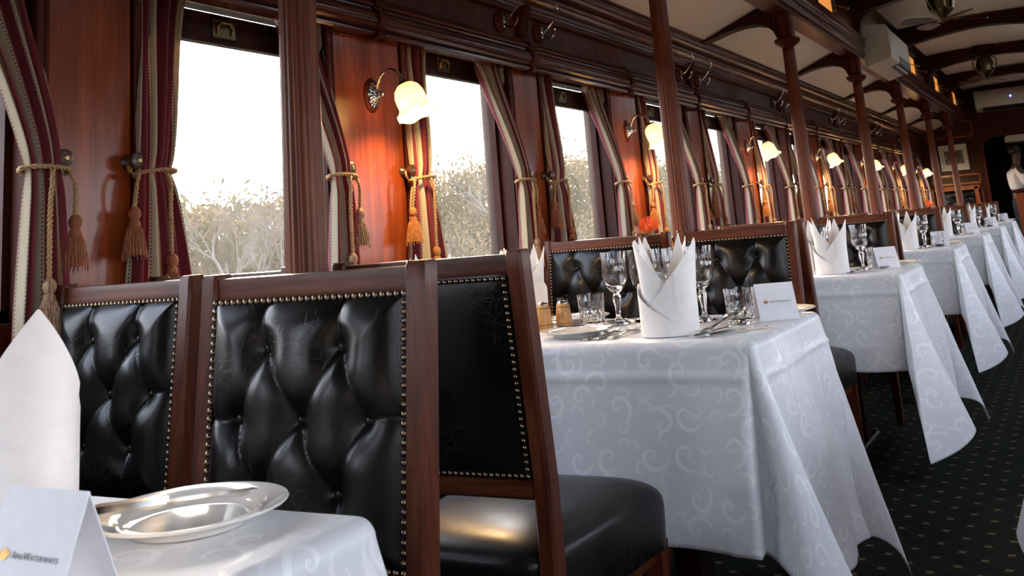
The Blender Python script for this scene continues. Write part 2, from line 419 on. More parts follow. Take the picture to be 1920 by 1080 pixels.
for i, (a, c) in enumerate(vis): window(i + 1, a, c, WX, GX, LIFT.get(i, .01 * ((i * 7) % 3 - 1) if i > 2 else 0))
k = len(vis)
for i, (a, c) in enumerate(WIN):
    if (a, c) not in vis: k += 1; window(k, a, c, WX, GX, 0, False)
for i, (a, c) in enumerate(WIN): k += 1; window(k, a, c, mx(WX), mx(GX), 0, False)

# mouldings that run the length of the car
def moulding(name, prof, mat, flip=False, y0=Y0, y1=Y1):
    b = MB(); pr = [(mx(x), z) for x, z in prof][::-1] if flip else prof
    b.prism(pr, y0, y1, 'Y'); return struct(b.build(name, mat, smooth=32))
def arc(cx, cz, r, a0, a1, n=8): return [(cx + r * math.cos(R(a0 + (a1 - a0) * i / n)), cz + r * math.sin(R(a0 + (a1 - a0) * i / n))) for i in range(n + 1)]
PEL = [(-2.0, 1.735), (-1.952, 1.735), (-1.946, 1.741), (-1.946, 1.748), (-1.954, 1.754)] + arc(-1.968, 1.79, .036, -70, 62, 10) + [(-1.957, 1.826), (-1.957, 1.833), (-1.948, 1.837), (-1.945, 1.845), (-1.95, 1.853), (-1.966, 1.857), (-1.975, 1.868), (-1.976, 1.878), (-2.0, 1.88)]
pel = moulding('trim_1', PEL, M['mah_y'])
COR = [(-2.0, 1.99), (-1.975, 1.99), (-1.971, 1.998), (-1.972, 2.006), (-1.964, 2.009), (-1.962, 2.02), (-1.955, 2.023), (-1.951, 2.033), (-1.955, 2.042)] + arc(-1.955, 2.085, .038, -60, 20, 6) + [(-1.905, 2.1), (-1.902, 2.108)] + arc(-1.885, 2.12, .034, -75, 45, 8) + [(-1.85, 2.15), (-1.85, 2.165), (-2.0, 2.17)]
moulding('trim_2', COR, M['mah_y'])
moulding('trim_3', PEL, M['mah_y'], True); moulding('trim_4', COR, M['mah_y'], True)
BEAM = [(-1.415, 2.225), (-1.30, 2.225), (-1.30, 2.25), (-1.288, 2.262), (-1.285, 2.285), (-1.292, 2.30), (-1.292, 2.318), (-1.28, 2.33), (-1.272, 2.352), (-1.28, 2.372), (-1.268, 2.385), (-1.268, 2.405), (-1.33, 2.405), (-1.415, 2.36)]
moulding('trim_5', BEAM, M['mah_y']); moulding('trim_6', BEAM, M['mah_y'], True)
SPR = [(-1.30, 2.70), (-1.285, 2.71), (-1.275, 2.735), (-1.25, 2.745), (-1.245, 2.765), (-1.31, 2.775)]
moulding('trim_7', SPR, M['mah_y']); moulding('trim_8', SPR, M['mah_y'], True)
# straps that hold the curtain hood to the frieze, one at every pier
for i in range(-1, 15):
    y = CY[0] + 1.1 * i
    if y < .5 or y > 16.8: continue
    q = MB(); pr = [(x + (.008 if x > -1.99 else 0), z) for x, z in PEL]
    pr = [(x, z - .006 if z < 1.75 else z + .004) for x, z in pr]
    q.prism(pr, y - .022, y + .022, 'Y'); q.build('strap', M['mah_z'], pel, smooth=32)

# ceiling: sloping side bays, clerestory, flat vault
b = MB()
for f in (lambda x: x, mx):
    b.prism([(f(-1.86), 2.15), (f(-1.35), 2.352), (f(-1.35), 2.38), (f(-2.0), 2.18), (f(-2.0), 2.165)], Y0, Y1, 'Y')
N = 12; lo = [(-1.30 + 1.6 * i / N, 2.755 + .035 * math.sin(PI * i / N)) for i in range(N + 1)]
b.strip(lo, [(x, z + .03) for x, z in lo], Y0, Y1, 'Y')
ceil = struct(b.build('ceiling', M['ceil'], smooth=30))
def clerestory(name, flip):
    f = mx if flip else (lambda x: x); b = MB(); x0, x1 = sorted((f(-1.325), f(-1.30)))
    cs = [CY[0] + 1.1 + P * i for i in range(-3, 7)]; cs = [c for c in cs if Y0 + .4 < c < Y1 - .4 and (flip or abs(c - 9.25) > .3)]
    ys = [Y0] + [q for c in cs for q in (c - .27, c + .27)] + [Y1]
    b.box(x0, x1, Y0, Y1, 2.35, 2.43); b.box(x0, x1, Y0, Y1, 2.64, 2.8)
    for i in range(0, len(ys), 2): b.box(x0, x1, ys[i], ys[i + 1], 2.43, 2.64)
    struct(b.build(name, M['mah_y'], smooth=0)); return cs
vents = clerestory('wall_clerestory_left', False); clerestory('wall_clerestory_right', True)

# end wall with its doorway, and the rear wall behind the viewer
b = MB(); b.box(-2.16, -1.10, Y1, Y1 + .06, 0, 2.9); b.box(.02, 1.16, Y1, Y1 + .06, 0, 2.9); b.box(-1.10, .02, Y1, Y1 + .06, 1.98, 2.9)
b.prism([(-1.10, 1.99), (-1.10, 1.80), (-1.07, 1.90), (-1.0, 1.96), (-.88, 1.985)], Y1, Y1 + .06, 'Y'); b.prism([(.02, 1.99), (.02, 1.80), (-.01, 1.90), (-.08, 1.96), (-.2, 1.985)], Y1, Y1 + .06, 'Y')
ew = struct(b.build('wall_end', M['mah_x'], smooth=0))
q = MB()
for x0, x1, z0, z1 in ((-1.92, -1.2, .86, 1.28), (-1.92, -1.2, 1.30, 1.46), (-1.92, -1.2, 2.02, 2.28)):
    for a in ((x0, x1, z0, z0 + .03), (x0, x1, z1 - .03, z1), (x0, x0 + .03, z0, z1), (x1 - .03, x1, z0, z1)): q.box(a[0], a[1], Y1 - .015, Y1, a[2], a[3], .004)
q.build('panel_moulding', M['panel'], ew, smooth=0)
q = MB()
for xx in (-1.10, .02): q.box(xx - .05 if xx < 0 else xx, xx if xx < 0 else xx + .05, Y1 - .03, Y1 + .07, 0, 1.98, .006)
q.build('door_casing', M['mah_z'], ew, smooth=0)
b = MB(); b.box(-2.16, 1.16, Y0 - .06, Y0, 0, 2.9); struct(b.build('wall_rear', M['mah_x'], smooth=0))
# vestibule beyond the doorway
b = MB(); b.box(-1.4, .3, Y1 + 3.0, Y1 + 3.06, 0, 2.4); b.box(-1.46, -1.4, Y1 + .06, Y1 + 3, 0, 2.4); b.box(.3, .36, Y1 + .06, Y1 + 3, 0, 2.4); b.box(-1.46, .36, Y1 + .06, Y1 + 3.06, 2.4, 2.46)
struct(b.build('wall_vestibule', M['mah_x'], smooth=0))

# ------------------------------------------------------------------ columns, arches, ribs
def flute(t, r, z, j): return r * (1 - .055 * abs(math.cos(10 * t)) ** 3) if .16 < z < 2.02 else r
def make_column():
    root = empty('column')
    prof = [(.043, .12), (.0445, .16)] + [(.0435 - .008 * max(0, (z - .9) / 1.1), z) for z in [.18 + 1.82 * i / 14 for i in range(15)]] + [(.0345, 2.02)]
    s = MB(); s.lathe(prof, 120, rf=flute); s.build('shaft', M['col'], root, smooth=50)
    s = MB(); s.box(-.06, .06, -.06, .06, 0, .1, .006); s.lathe([(.058, .098), (.06, .106), (.056, .116), (.048, .12), (.046, .13)], 32); s.build('base', M['mah_z'], root)
    c = MB(); c.lathe([(.034, 2.0), (.037, 2.012), (.034, 2.022), (.038, 2.03), (.056, 2.04), (.071, 2.054), (.077, 2.066), (.075, 2.079), (.055, 2.086), (.045, 2.088)], 40); c.build('capital', M['mah_z'], root)
    c = MB()
    c.lathe([(.046, 2.086), (.046, 2.23)], 64, rf=lambda t, r, z, j: min(.046 / max(abs(math.cos(t)), abs(math.sin(t))), .054) * (1 - .06 * abs(math.cos(8 * t)) ** 4))
    c.build('impost_block', M['mah_z'], root, smooth=40)
    return root
col0 = make_column()
for i, y in enumerate(CY):
    o = col0 if i == 0 else copy_tree(col0); o.location = (CX, y, 0)
    tag(o, ('fluted mahogany column nearest the camera, beside the big bright window' if i == 0 else
            'fluted mahogany column rising behind chair backs, %s counted from the camera' % ORD[i]) if i < 6 else 'farthest fluted mahogany column, in front of the framed picture', 'column', 'fluted columns along the tables')
def make_arch():
    root = empty('arch_bracket')
    up = [(-1.97, 2.13), (-1.86, 2.147), (-1.62, 2.242), (-1.36, 2.346)]
    # intrados from the wall cornice over to the column
    lo = [(-1.965, 2.04), (-1.94, 2.09), (-1.90, 2.125), (-1.80, 2.148), (-1.70, 2.176), (-1.60, 2.192), (-1.52, 2.192), (-1.455, 2.175), (-1.415, 2.14), (-1.398, 2.10), (-1.394, 2.085)]
    def upper(x):
        for (xa, za), (xb, zb) in zip(up, up[1:]):
            if x <= xb: return za + (zb - za) * (x - xa) / (xb - xa)
        return up[-1][1]
    u2 = [(x, max(upper(x), z + .004)) for x, z in lo]
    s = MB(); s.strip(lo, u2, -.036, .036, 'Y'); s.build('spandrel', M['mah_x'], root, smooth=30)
    s = MB(); s.tube([(x, -.036, z + .004) for x, z in lo[1:]], .008, 8); s.tube([(x, .036, z + .004) for x, z in lo[1:]], .008, 8); s.build('arch_bead', M['mah_x'], root)
    # open triangular moulding on the spandrel
    s = MB()
    for yy in (-.036, .036):
        t = [(-1.405, yy, 2.19), (-1.405, yy, 2.30), (-1.53, yy, 2.245), (-1.46, yy, 2.22), (-1.405, yy, 2.19)]; s.tube(t, .005, 6)
    s.build('spandrel_moulding', M['mah_x'], root)
    return root
ar0 = make_arch()
for i, y in enumerate(CY):
    o = ar0 if i == 0 else copy_tree(ar0); o.location = (0, y, 0)
    tag(o, 'dark arch bracket above the %s column from the camera' % ORD[i], 'bracket', 'arch brackets under the side ceiling')
def make_rib():
    root = empty('ceiling_rib')
    lo = [(-1.30, 2.53), (-1.25, 2.555), (-1.165, 2.584), (-.95, 2.625), (-.747, 2.652), (-.6, 2.664), (-.5, 2.667)]; lo = lo + [(mx(x), z) for x, z in lo[-2::-1]]
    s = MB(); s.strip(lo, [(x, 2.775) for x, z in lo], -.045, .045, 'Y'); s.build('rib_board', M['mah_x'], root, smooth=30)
    s = MB(); s.tube([(x, -.045, z + .006) for x, z in lo], .009, 8); s.tube([(x, .045, z + .006) for x, z in lo], .009, 8); s.build('rib_bead', M['mah_x'], root)
    for f in (lambda x: x, mx):
        s = MB(); pts = [(-1.30, 2.405), (-1.265, 2.405), (-1.262, 2.44), (-1.25, 2.49), (-1.22, 2.54), (-1.15, 2.585), (-1.15, 2.60), (-1.30, 2.60)]
        s.prism([(f(x), z) for x, z in pts], -.04, .04, 'Y'); s.build('rib_foot', M['mah_x'], root, smooth=30)
    return root
rb0 = make_rib()
for i, y in enumerate(CY):
    o = rb0 if i == 0 else copy_tree(rb0); o.location = (0, y, 0)
    tag(o, 'dark curved aisle ceiling rib at the %s column from the camera' % ORD[i], 'ceiling rib', 'ribs of the aisle ceiling')

# frieze brackets and coat hooks
def make_fb():
    root = empty('frieze_bracket')
    s = MB(); pr = [(0, -.125), (.03, -.125), (.034, -.09), (.026, -.06), (.022, -.02), (.03, .02), (.045, .05), (.05, .08), (.04, .11), (0, .11)]
    s.prism([(x, z) for x, z in pr], -.032, .032, 'Y'); s.build('console', M['mah_z'], root, smooth=30)
    s = MB()
    for yy in (-.02, 0, .02): s.tube([(x + .002, yy, z) for x, z in pr[1:-1]], .0055, 6)
    s.build('reeding', M['mah_z'], root); return root
def make_hook():
    root = empty('coat_hook')
    s = MB(); s.lathe([(.045, 0), (.047, .006), (.04, .012), (.03, .016), (.024, .02), (0, .021)], 28, Matrix.Rotation(PI / 2, 4, 'Y')); s.build('rosette', M['mah_z'], root)
    s = MB(); s.lathe([(.014, .018), (.015, .024), (.008, .028), (0, .029)], 16, Matrix.Rotation(PI / 2, 4, 'Y') @ Matrix.Diagonal((1.8, 1, 1, 1))); s.build('hook_plate', M['chrome'], root)
    s = MB(); s.tube([(.026, 0, .0), (.05, 0, .012), (.075, 0, .035), (.095, 0, .06), (.108, 0, .085), (.109, 0, .105), (.104, 0, .115)], [.0042, .004, .0036, .0034, .0034, .004, .0048], 8)
    s.tube([(.026, 0, -.012), (.045, 0, -.028), (.066, 0, -.03), (.082, 0, -.018), (.088, 0, .0), (.086, 0, .008)], [.0042, .004, .004, .004, .0042, .005], 8); s.build('hook_arms', M['chrome'], root); return root
fb0, hk0 = make_fb(), make_hook()
for i, y in enumerate(CY):
    j = i
    o = fb0 if i == 0 else copy_tree(fb0); o.location = (WX, y, 1.935)
    tag(o, 'reeded dark frieze console between coat hooks, %s from the camera' % ORD[i], 'bracket', 'frieze consoles')
    for s_, nm in ((-1, 'nearer'), (1, 'farther')):
        o = hk0 if (i == 0 and s_ == -1) else copy_tree(hk0); o.location = (WX, y + s_ * .175, 1.935)
        tag(o, 'chrome double coat hook at the %s side of the %s frieze console' % (nm, ORD[i]), 'coat hook', 'coat hooks on the frieze')

# clerestory vent windows with brass stays
def make_vent():
    root = empty('vent_window')
    s = MB(); s.box(-.006, 0, -.255, .255, -.095, .095); s.build('frosted_pane', M['frost'], root, smooth=0)
    s = MB()
    for a in ((-.27, .27, -.105, -.09), (-.27, .27, .09, .105), (-.27, -.252, -.105, .105), (.252, .27, -.105, .105)): s.box(-.012, .01, *a, .002)
    s.build('vent_frame', M['mah_y'], root, smooth=0)
    s = MB()
    for y in (-.30, .30):
        s.tube([(.012, y, -.06), (.012, y, .03)], .006, 8); s.ball((.012, y, .035), .011); s.ball((.012, y, -.065), .011)
        s.tube([(.012, y, -.02), (.10, y + .03, -.055)], .0045, 8); s.ball((.10, y + .03, -.055), .01)
        s.tube([(.012, y, .0), (.02, y * .6, .01)], .004, 6)
    s.build('brass_stay', M['brass'], root); return root
vt0 = make_vent()
for i, y in enumerate([v for v in vents if v > 2]):
    o = vt0 if i == 0 else copy_tree(vt0); o.location = (-1.305, y, 2.535)
    tag(o, 'amber frosted vent window with brass stays above the beam, %s from the camera' % ORD[i], 'vent window', 'clerestory vent windows')
# ------------------------------------------------------------------ curtains, knobs, lamps
def sstep(a, b, x): x = min(1, max(0, (x - a) / (b - a))); return x * x * (3 - 2 * x)
def lerp(a, b, t): return a + (b - a) * t
def helix_rope(mb, pts, r, pitch=.022, strands=2):
    # resample, then wind the strands round the line
    pts = [Vector(p) for p in pts]; out = [pts[0]]; L = [0]
    for a, b in zip(pts, pts[1:]):
        n = max(1, int((b - a).length / .0045))
        for i in range(1, n + 1): out.append(a.lerp(b, i / n)); L.append(L[-1] + (b - a).length / n)
    for s in range(strands):
        q = []
        for i, p in enumerate(out):
            t = (out[min(i + 1, len(out) - 1)] - out[max(0, i - 1)])
            t = t.normalized() if t.length > 1e-9 else Vector((0, 0, 1))
            u = t.cross(Vector((1, .2, .1))).normalized(); w = t.cross(u); a = 2 * PI * (L[i] / pitch + s / strands)
            q.append(p + u * math.cos(a) * r * .62 + w * math.sin(a) * r * .62)
        mb.tube(q, r * .68, 6)
def smooth_path(pts, n=6):
    pts = [Vector(p) for p in pts]; out = []
    for i in range(len(pts) - 1):
        p0, p1, p2, p3 = pts[max(0, i - 1)], pts[i], pts[i + 1], pts[min(len(pts) - 1, i + 2)]
        for k in range(n):
            t = k / n; out.append(.5 * ((2 * p1) + (p2 - p0) * t + (2 * p0 - 5 * p1 + 4 * p2 - p3) * t * t + (3 * p1 - p0 - 3 * p2 + p3) * t ** 3))
    out.append(pts[-1]); return out
def tassel(mb, top):
    # a corded knob over a skirt of threads, hanging from `top`
    x, y, z = top; m = Matrix.Translation(Vector(top))
    mb.lathe([(0, .004), (.008, .002), (.013, -.006), (.0145, -.016), (.012, -.024), (.0095, -.027), (.0105, -.03), (.013, -.033), (.0125, -.037), (.014, -.04), (.013, -.044)], 20, m, rf=lambda t, r, z, j: r * (1 + .05 * math.cos(7 * t)))
    mb.lathe([(.013, -.042), (.017, -.05), (.02, -.065), (.0235, -.085), (.027, -.104), (.028, -.11), (.024, -.109), (.0, -.095)], 44, m,
             rf=lambda t, r, z, j: r * (1 + .07 * math.cos(22 * t)) )
    for i in range(26):
        a = i * 2.399; r0 = .019; r1 = .027 + .004 * rnd.random()
        mb.tube([(x + math.cos(a) * r0, y + math.sin(a) * r0, z - .055), (x + math.cos(a) * .025, y + math.sin(a) * .025, z - .085), (x + math.cos(a + .1) * r1, y + math.sin(a + .1) * r1, z - .112 - .012 * rnd.random())], .0012, 3, cap=False)
Z_CT, Z_TIE, Z_CB = 1.76, 1.258, .60
def make_curtain(sg, wtop, seed, wbot=.17, tie=True, nf=5):
    # sg = +1: window lies towards +y of the pier edge (left-hand curtain), -1: right-hand
    root = empty('curtain'); r2 = random.Random(seed)
    ph = [r2.uniform(-.5, .5) for _ in range(4)]
    def fn(u, v):
        z = lerp(Z_CT, Z_CB, v); vt = (Z_CT - Z_TIE) / (Z_CT - Z_CB)
        if v < vt:
            t = v / vt; a = t ** .85
            win = lerp(wtop, .045, a); pier = lerp(.010, -.045, sstep(.0, 1, t) * .5 + .5 * t); amp = lerp(.020, .013, a); cx = lerp(-.030, .052, .5 * sstep(.0, .95, t) + .5 * t)
        else:
            t = (v - vt) / (1 - vt); a = t ** .75
            win = lerp(.045, wbot, a); pier = lerp(-.045, -.10, a); amp = lerp(.011, .026, a); cx = lerp(.052, .045, t)
        pinch = math.exp(-((v - vt) / .025) ** 2)
        uu = u + .03 * math.sin(2 * PI * u + ph[0] + 2 * v)
        w = math.cos(2 * PI * nf * uu + ph[1] + 1.2 * math.sin(3 * v + ph[2])) + .35 * math.cos(2 * PI * (nf * 1.7) * uu + ph[3])
        gather = (1 + .35 * math.cos(2 * PI * 14 * u)) if v < .03 else 1
        y = lerp(pier, win, u)
        return (max(.014 if (y < .006 and v > .3) else -.062, cx + amp * w * (1 - .45 * pinch) * gather), sg * y, z)
    s = MB(); s.grid(fn, 110, 64, uv=True)
    d = s.build('drape', M['curtain'], root, smooth=0); d.data.shade_smooth()
    sm = d.modifiers.new('thick', 'SOLIDIFY'); sm.thickness = .0022
    # cord: loop round the gathered cloth and on to the knob
    s = MB(); loop = []
    for i in range(22):
        a = 2 * PI * i / 21; loop.append((.052 + .033 * math.cos(a), sg * (.0 + .058 * math.sin(a)), Z_TIE + .006 * math.sin(a + 1)))
    helix_rope(s, loop, .0052)
    helix_rope(s, smooth_path([(.03, sg * -.052, Z_TIE + .004), (.03, sg * -.06, Z_TIE + .016), (.028, sg * -.055, Z_TIE + .028), (.04, sg * -.045, Z_TIE + .03)]), .005)
    A = (.088, sg * .012, Z_TIE - .235); B = (.058, sg * -.072, Z_TIE - .10)
    if r2.random() < .5: A, B = (.088, sg * .018, Z_TIE - .20), (.06, sg * -.068, Z_TIE - .085)
    helix_rope(s, smooth_path([(.085, sg * .005, Z_TIE), (.093, sg * .012, Z_TIE - .03), (.09, sg * .014, Z_TIE - .1), A]), .0052)
    helix_rope(s, smooth_path([(.06, sg * -.05, Z_TIE + .005), (.066, sg * -.066, Z_TIE - .03), B]), .0052)
    c = s.build('tieback_cord', M['rope'], root, smooth=60)
    for p in (A, B):
        s = MB(); tassel(s, p); s.build('tassel', M['tas_tan'], c, smooth=60)
    return root
def set_tassel(o, mats):
    k = 0
    for ch in o.children:
        if ch.name.startswith('tieback'):
            for t in ch.children:
                if t.name.startswith('tassel'): t.data = t.data.copy(); t.data.materials[0] = mats[k % len(mats)]; k += 1
cur = {(+1, 0): make_curtain(+1, .185, 3), (+1, 1): make_curtain(+1, .175, 8), (-1, 0): make_curtain(-1, .20, 5, .08), (-1, 1): make_curtain(-1, .19, 11, .09)}
used = set(); kn0 = None
def make_knob():
    root = empty('holdback_knob'); mm = Matrix.Rotation(PI / 2, 4, 'Y')
    s = MB(); s.lathe([(.017, 0), (.018, .004), (.013, .009), (.009, .014), (.0085, .024), (.0125, .03), (.0195, .034), (.021, .04), (.0195, .046), (.012, .049), (.0, .0495)], 26, mm); s.build('turned_knob', M['knob'], root)
    s = MB(); s.lathe([(.006, .049), (.007, .0505), (.005, .052), (0, .0522)], 14, mm); s.build('screw_cap', M['brass'], root); return root
kn0 = make_knob(); kn_used = False
sides = {0: 'narrow window at the left edge of the view'}
for i, (a, c) in enumerate(vis):
    wn = 'the window at the left picture edge' if i == 0 else ('the big bright window' if i == 1 else 'the %s window from the left' % ORD[i])
    for sg, y in ((+1, a), (-1, c)):
        if i == 0 and sg == 1: continue
        v = i % 2
        k = (sg, v); src = cur[k]
        o = src if k not in used else copy_tree(src); used.add(k)
        o.location = (WX, y, 0)
        tag(o, 'striped curtain tied back at the %s of %s' % ('near side' if sg == 1 else 'far side', wn), 'curtain', 'tied striped curtains')
        mats = [['tas_tan', 'tas_rust'], ['tas_gold', 'tas_gold'], ['tas_tan', 'tas_tan'], ['tas_rust', 'tas_rust']][(i * 2 + (sg > 0)) % 4]
        if i == 2 and sg == 1: mats = ['tas_gold', 'tas_gold']
        if i == 1: mats = ['tas_tan', 'tas_tan'] if sg == -1 else ['tas_rust', 'tas_rust']
        if i == 0: mats = ['tas_tan', 'tas_rust']
        set_tassel(o, [M[q] for q in mats])
        kb = kn0 if not kn_used else copy_tree(kn0); kn_used = True
        kb.location = (WX + .008, y - sg * .05, 1.287)
        tag(kb, 'turned curtain knob at the %s of %s' % ('near side' if sg == 1 else 'far side', wn), 'knob', 'curtain holdback knobs')
for k, o in cur.items():
    if k not in used:
        def rm(q):
            for ch in list(q.children): rm(ch)
            bpy.data.objects.remove(q)
        rm(o)

LAMP_Y = [2.648 + P * i for i in range(7)]
def make_lamp():
    root = empty('wall_lamp'); mm = Matrix.Rotation(PI / 2, 4, 'Y')
    s = MB(); s.lathe([(.048, 0), (.05, .006), (.046, .012), (.038, .015), (0, .0155)], 36, mm @ Matrix.Diagonal((1.22, .9, 1, 1))); s.build('backplate', M['mah_z'], root)
    s = MB(); s.lathe([(.034, .014), (.035, .019), (.03, .024), (.027, .023), (.022, .029), (.015, .033), (.012, .04), (.007, .046), (.009, .052), (.006, .058), (0, .06)], 48, mm @ Matrix.Diagonal((1.22, .92, 1, 1)), rf=lambda t, r, z, j: r * (1 + .045 * math.cos(12 * t)) if j < 6 else r); s.build('rosette', M['chrome'], root, smooth=50)
    s = MB(); pts = smooth_path([(.03, 0, .015), (.036, 0, .035), (.05, 0, .06), (.075, 0, .076), (.105, 0, .072), (.13, 0, .05), (.142, 0, .022)], 5); s.tube(pts, .0052, 10); s.ball((.03, 0, .012), .009); s.build('arm', M['chrome'], root)
    ax = Vector((.045, 0, -.105)).normalized(); top = Vector((.142, 0, .024)); rot = Vector((0, 0, -1)).rotation_difference(ax).to_matrix().to_4x4(); m = Matrix.Translation(top) @ rot
    s = MB(); s.lathe([(.006, .004), (.02, 0), (.026, -.008), (.0265, -.016), (.024, -.018)], 28, m); s.build('shade_holder', M['brass'], root)
    so = MB(); prof = [(.020, -.008), (.03, -.012), (.042, -.024), (.0495, -.045), (.0505, -.068), (.050, -.085), (.054, -.1), (.062, -.112), (.069, -.118)]
    prof = prof + [(r - .003, z) for r, z in prof[::-1]]
    def ruf(t, r, z, j):
        k = max(0, (-z - .075) / .043); return r * (1 + .05 * k * math.cos(6 * t))
    so.lathe(prof, 72, rf=ruf, closed=True)
    for i, (x, y, z) in enumerate(so.v):
        k = max(0, (-z - .085) / .033); so.v[i] = (x, y, z + .0045 * k * math.cos(6 * math.atan2(y, x) + .4))
    sh = so.build('shade', M['shade'], root, smooth=70); sh.matrix_local = m
    s = MB(); s.ball((0, 0, -.062), .02, 16, 10, (1, 1, 1.3)); bl = s.build('bulb', M['bulb'], root, smooth=70); bl.matrix_local = m
    return root, m
lm0, lmM = make_lamp()
for i, y in enumerate(LAMP_Y):
    o = lm0 if i == 0 else copy_tree(lm0); o.location = (WX, y, 1.538)
    tag(o, ['lit tulip glass wall lamp on chrome arm nearest the camera, biggest of the row', 'lit wall lamp just left of the first tall column in mid picture'][i] if i < 2 else 'lit tulip glass wall lamp, %s from the camera' % ORD[i], 'wall lamp', 'wall lamps between the windows')
    p = lmM @ Vector((0, 0, -.075)); ld = bpy.data.lights.new('lamp_light', 'POINT'); ld.energy = 9; ld.color = (1, .62, .28); ld.shadow_soft_size = .03
    lo_ = bpy.data.objects.new('lamp_light', ld); COL.objects.link(lo_); lo_.location = (WX + p.x, y + p.y, 1.538 + p.z - .03)

# ------------------------------------------------------------------ ceiling machinery and the end wall
root = empty('air_conditioner', (-1.30, 8.98, 2.17)); tag(root, 'cream boxy air conditioner on the beam above the columns, seen end on', 'air conditioner')
s = MB(); s.prism([(0.005, .0), (.20, .055), (.205, .075), (.205, .30), (.185, .318), (.005, .345)], -.60, .56, 'Y'); s.build('housing', M['acplastic'], root, smooth=30)
s = MB(); s.prism([(0.0, -.006), (.10, .022), (.205, .05), (.212, .08), (.212, .30), (.19, .325), (.0, .352)], -.615, -.57, 'Y'); s.build('end_cap', M['acplastic'], root, smooth=30)
s = MB()
for k in range(14): s.box(.2045, .2065, -.54, -.47, .15 + .0105 * k, .153 + .0105 * k)
s.build('vent_slots', M['acdark'], root, smooth=0)
s = MB(); s.prism([(.13, .03), (.206, .052), (.209, .12), (.20, .12), (.13, .045)], -.12, .53, 'Y'); s.build('outlet', M['acdark'], root, smooth=0)
s = MB()
for k in range(1): s.box(.172 + .022 * k, .176 + .022 * k, -.12, .53, .028 + .006 * k, .06 + .006 * k)
s.build('louvre', M['acplastic'], root, smooth=0)
root = empty('air_conditioner', (-.55, Y1, 2.36)); tag(root, 'white wall air conditioner high on the far end wall, blue light on it', 'air conditioner')
s = MB(); s.prism([(-.02, .01), (-.14, .02), (-.20, .06), (-.215, .16), (-.21, .27), (-.17, .33), (-.02, .345)], -.545, .545, 'X'); s.build('housing', M['acplastic'], root, smooth=40)
s = MB(); s.prism([(-.12, .012), (-.155, .02), (-.205, .06), (-.20, .075), (-.12, .03)], -.45, .5, 'X'); s.build('outlet_flap', M['acdark'], root, smooth=0)
s = MB(); s.ball((-.04, -.216, .20), .012, 10, 6); s.build('indicator_light', M['led'], root)

def make_fan():
    root = empty('ceiling_fan')
    s = MB(); s.box(-.11, .11, -.08, .08, .33, .46, .01); s.box(-.13, .13, -.09, .09, .315, .335, .005); s.build('mount_block', M['mah_x'], root)
    s = MB(); s.lathe([(.10, .315), (.105, .305), (.09, .295), (.075, .28), (.085, .25), (.098, .21), (.10, .17), (.09, .14), (.092, .13), (.075, .11), (.05, .085), (.03, .065), (.022, .055), (.02, .03), (.012, .02), (0, .018)], 40, rf=lambda t, r, z, j: r * (1 + .03 * math.cos(10 * t)) if 3 < j < 9 else r); s.build('motor', M['antique'], root, smooth=50)
    s = MB()
    for k in range(4):
        a = PI / 4 + k * PI / 2; pts = smooth_path([(.085, 0, .28), (.125, 0, .27), (.13, 0, .22), (.115, 0, .17), (.085, 0, .13)], 4); s.tube([Matrix.Rotation(a, 3, 'Z') @ p for p in pts], .008, 8)
    s.build('scroll_handle', M['antique'], root)
    for k in range(4):
        a = k * PI / 2 + .62; mz = Matrix.Rotation(a, 4, 'Z') @ Matrix.Translation((0, 0, .042)) @ Matrix.Rotation(.2, 4, 'X')
        s = MB(); out = [(.10, -.025), (.14, -.05), (.26, -.062), (.32, -.055), (.345, -.03), (.35, 0), (.345, .03), (.32, .055), (.26, .062), (.14, .05), (.10, .025)]
        s.prism(out, -.003, .003, 'Z', m=mz); bl = s.build('blade', M['chairx'], root, smooth=30)
        s = MB(); s.prism([(.015, -.012), (.12, -.018), (.13, 0), (.12, .018), (.015, .012)], .003, .008, 'Z', m=mz); s.build('blade_iron', M['brass'], bl, smooth=30)
    return root
f0 = make_fan(); f0.location = (-.645, CY[3], 2.37); tag(f0, 'ornate bronze ceiling fan nearer the camera, cut by the top picture edge', 'ceiling fan', 'ceiling fans')
f1 = copy_tree(f0); f1.location = (-.645, CY[5], 2.36); f1.rotation_euler.z = .5; tag(f1, 'ornate bronze ceiling fan farther away, hanging from a rib above the white air conditioner', 'ceiling fan', 'ceiling fans')

def pict():
    t = NT('sepia_print'); v = t.coord('Object'); a = t.noise(v, 9, 4, .6, .6); b = t.noise(v, 24, 2)
    t.pbsdf(t.ramp(t.math('ADD', t.math('MULTIPLY', a, .7), t.math('MULTIPLY', b, .3)), [(.38, (.02, .018, .014)), (.5, (.10, .085, .06)), (.62, (.38, .33, .24))]), .4); return t.m
root = empty('framed_picture', (-1.54, Y1 - .02, 1.725)); tag(root, 'framed black and white print with wide cream mount on the far wall', 'picture')
s = MB()
for a in ((-.215, .215, -.21, -.20), (-.215, .215, .20, .21), (-.215, -.205, -.21, .21), (.205, .215, -.21, .21)): s.box(a[0], a[1], -.012, .01, a[2], a[3], .003)
s.build('frame', M['mah_x'], root, smooth=0)
s = MB(); s.box(-.207, .207, -.004, .01, -.202, .202); s.build('mount', plain('cream_mount', (.66, .6, .46), .5), root, smooth=0)
s = MB(); s.box(-.13, .14, -.006, .0, -.10, .11); s.build('print', pict(), root, smooth=0)

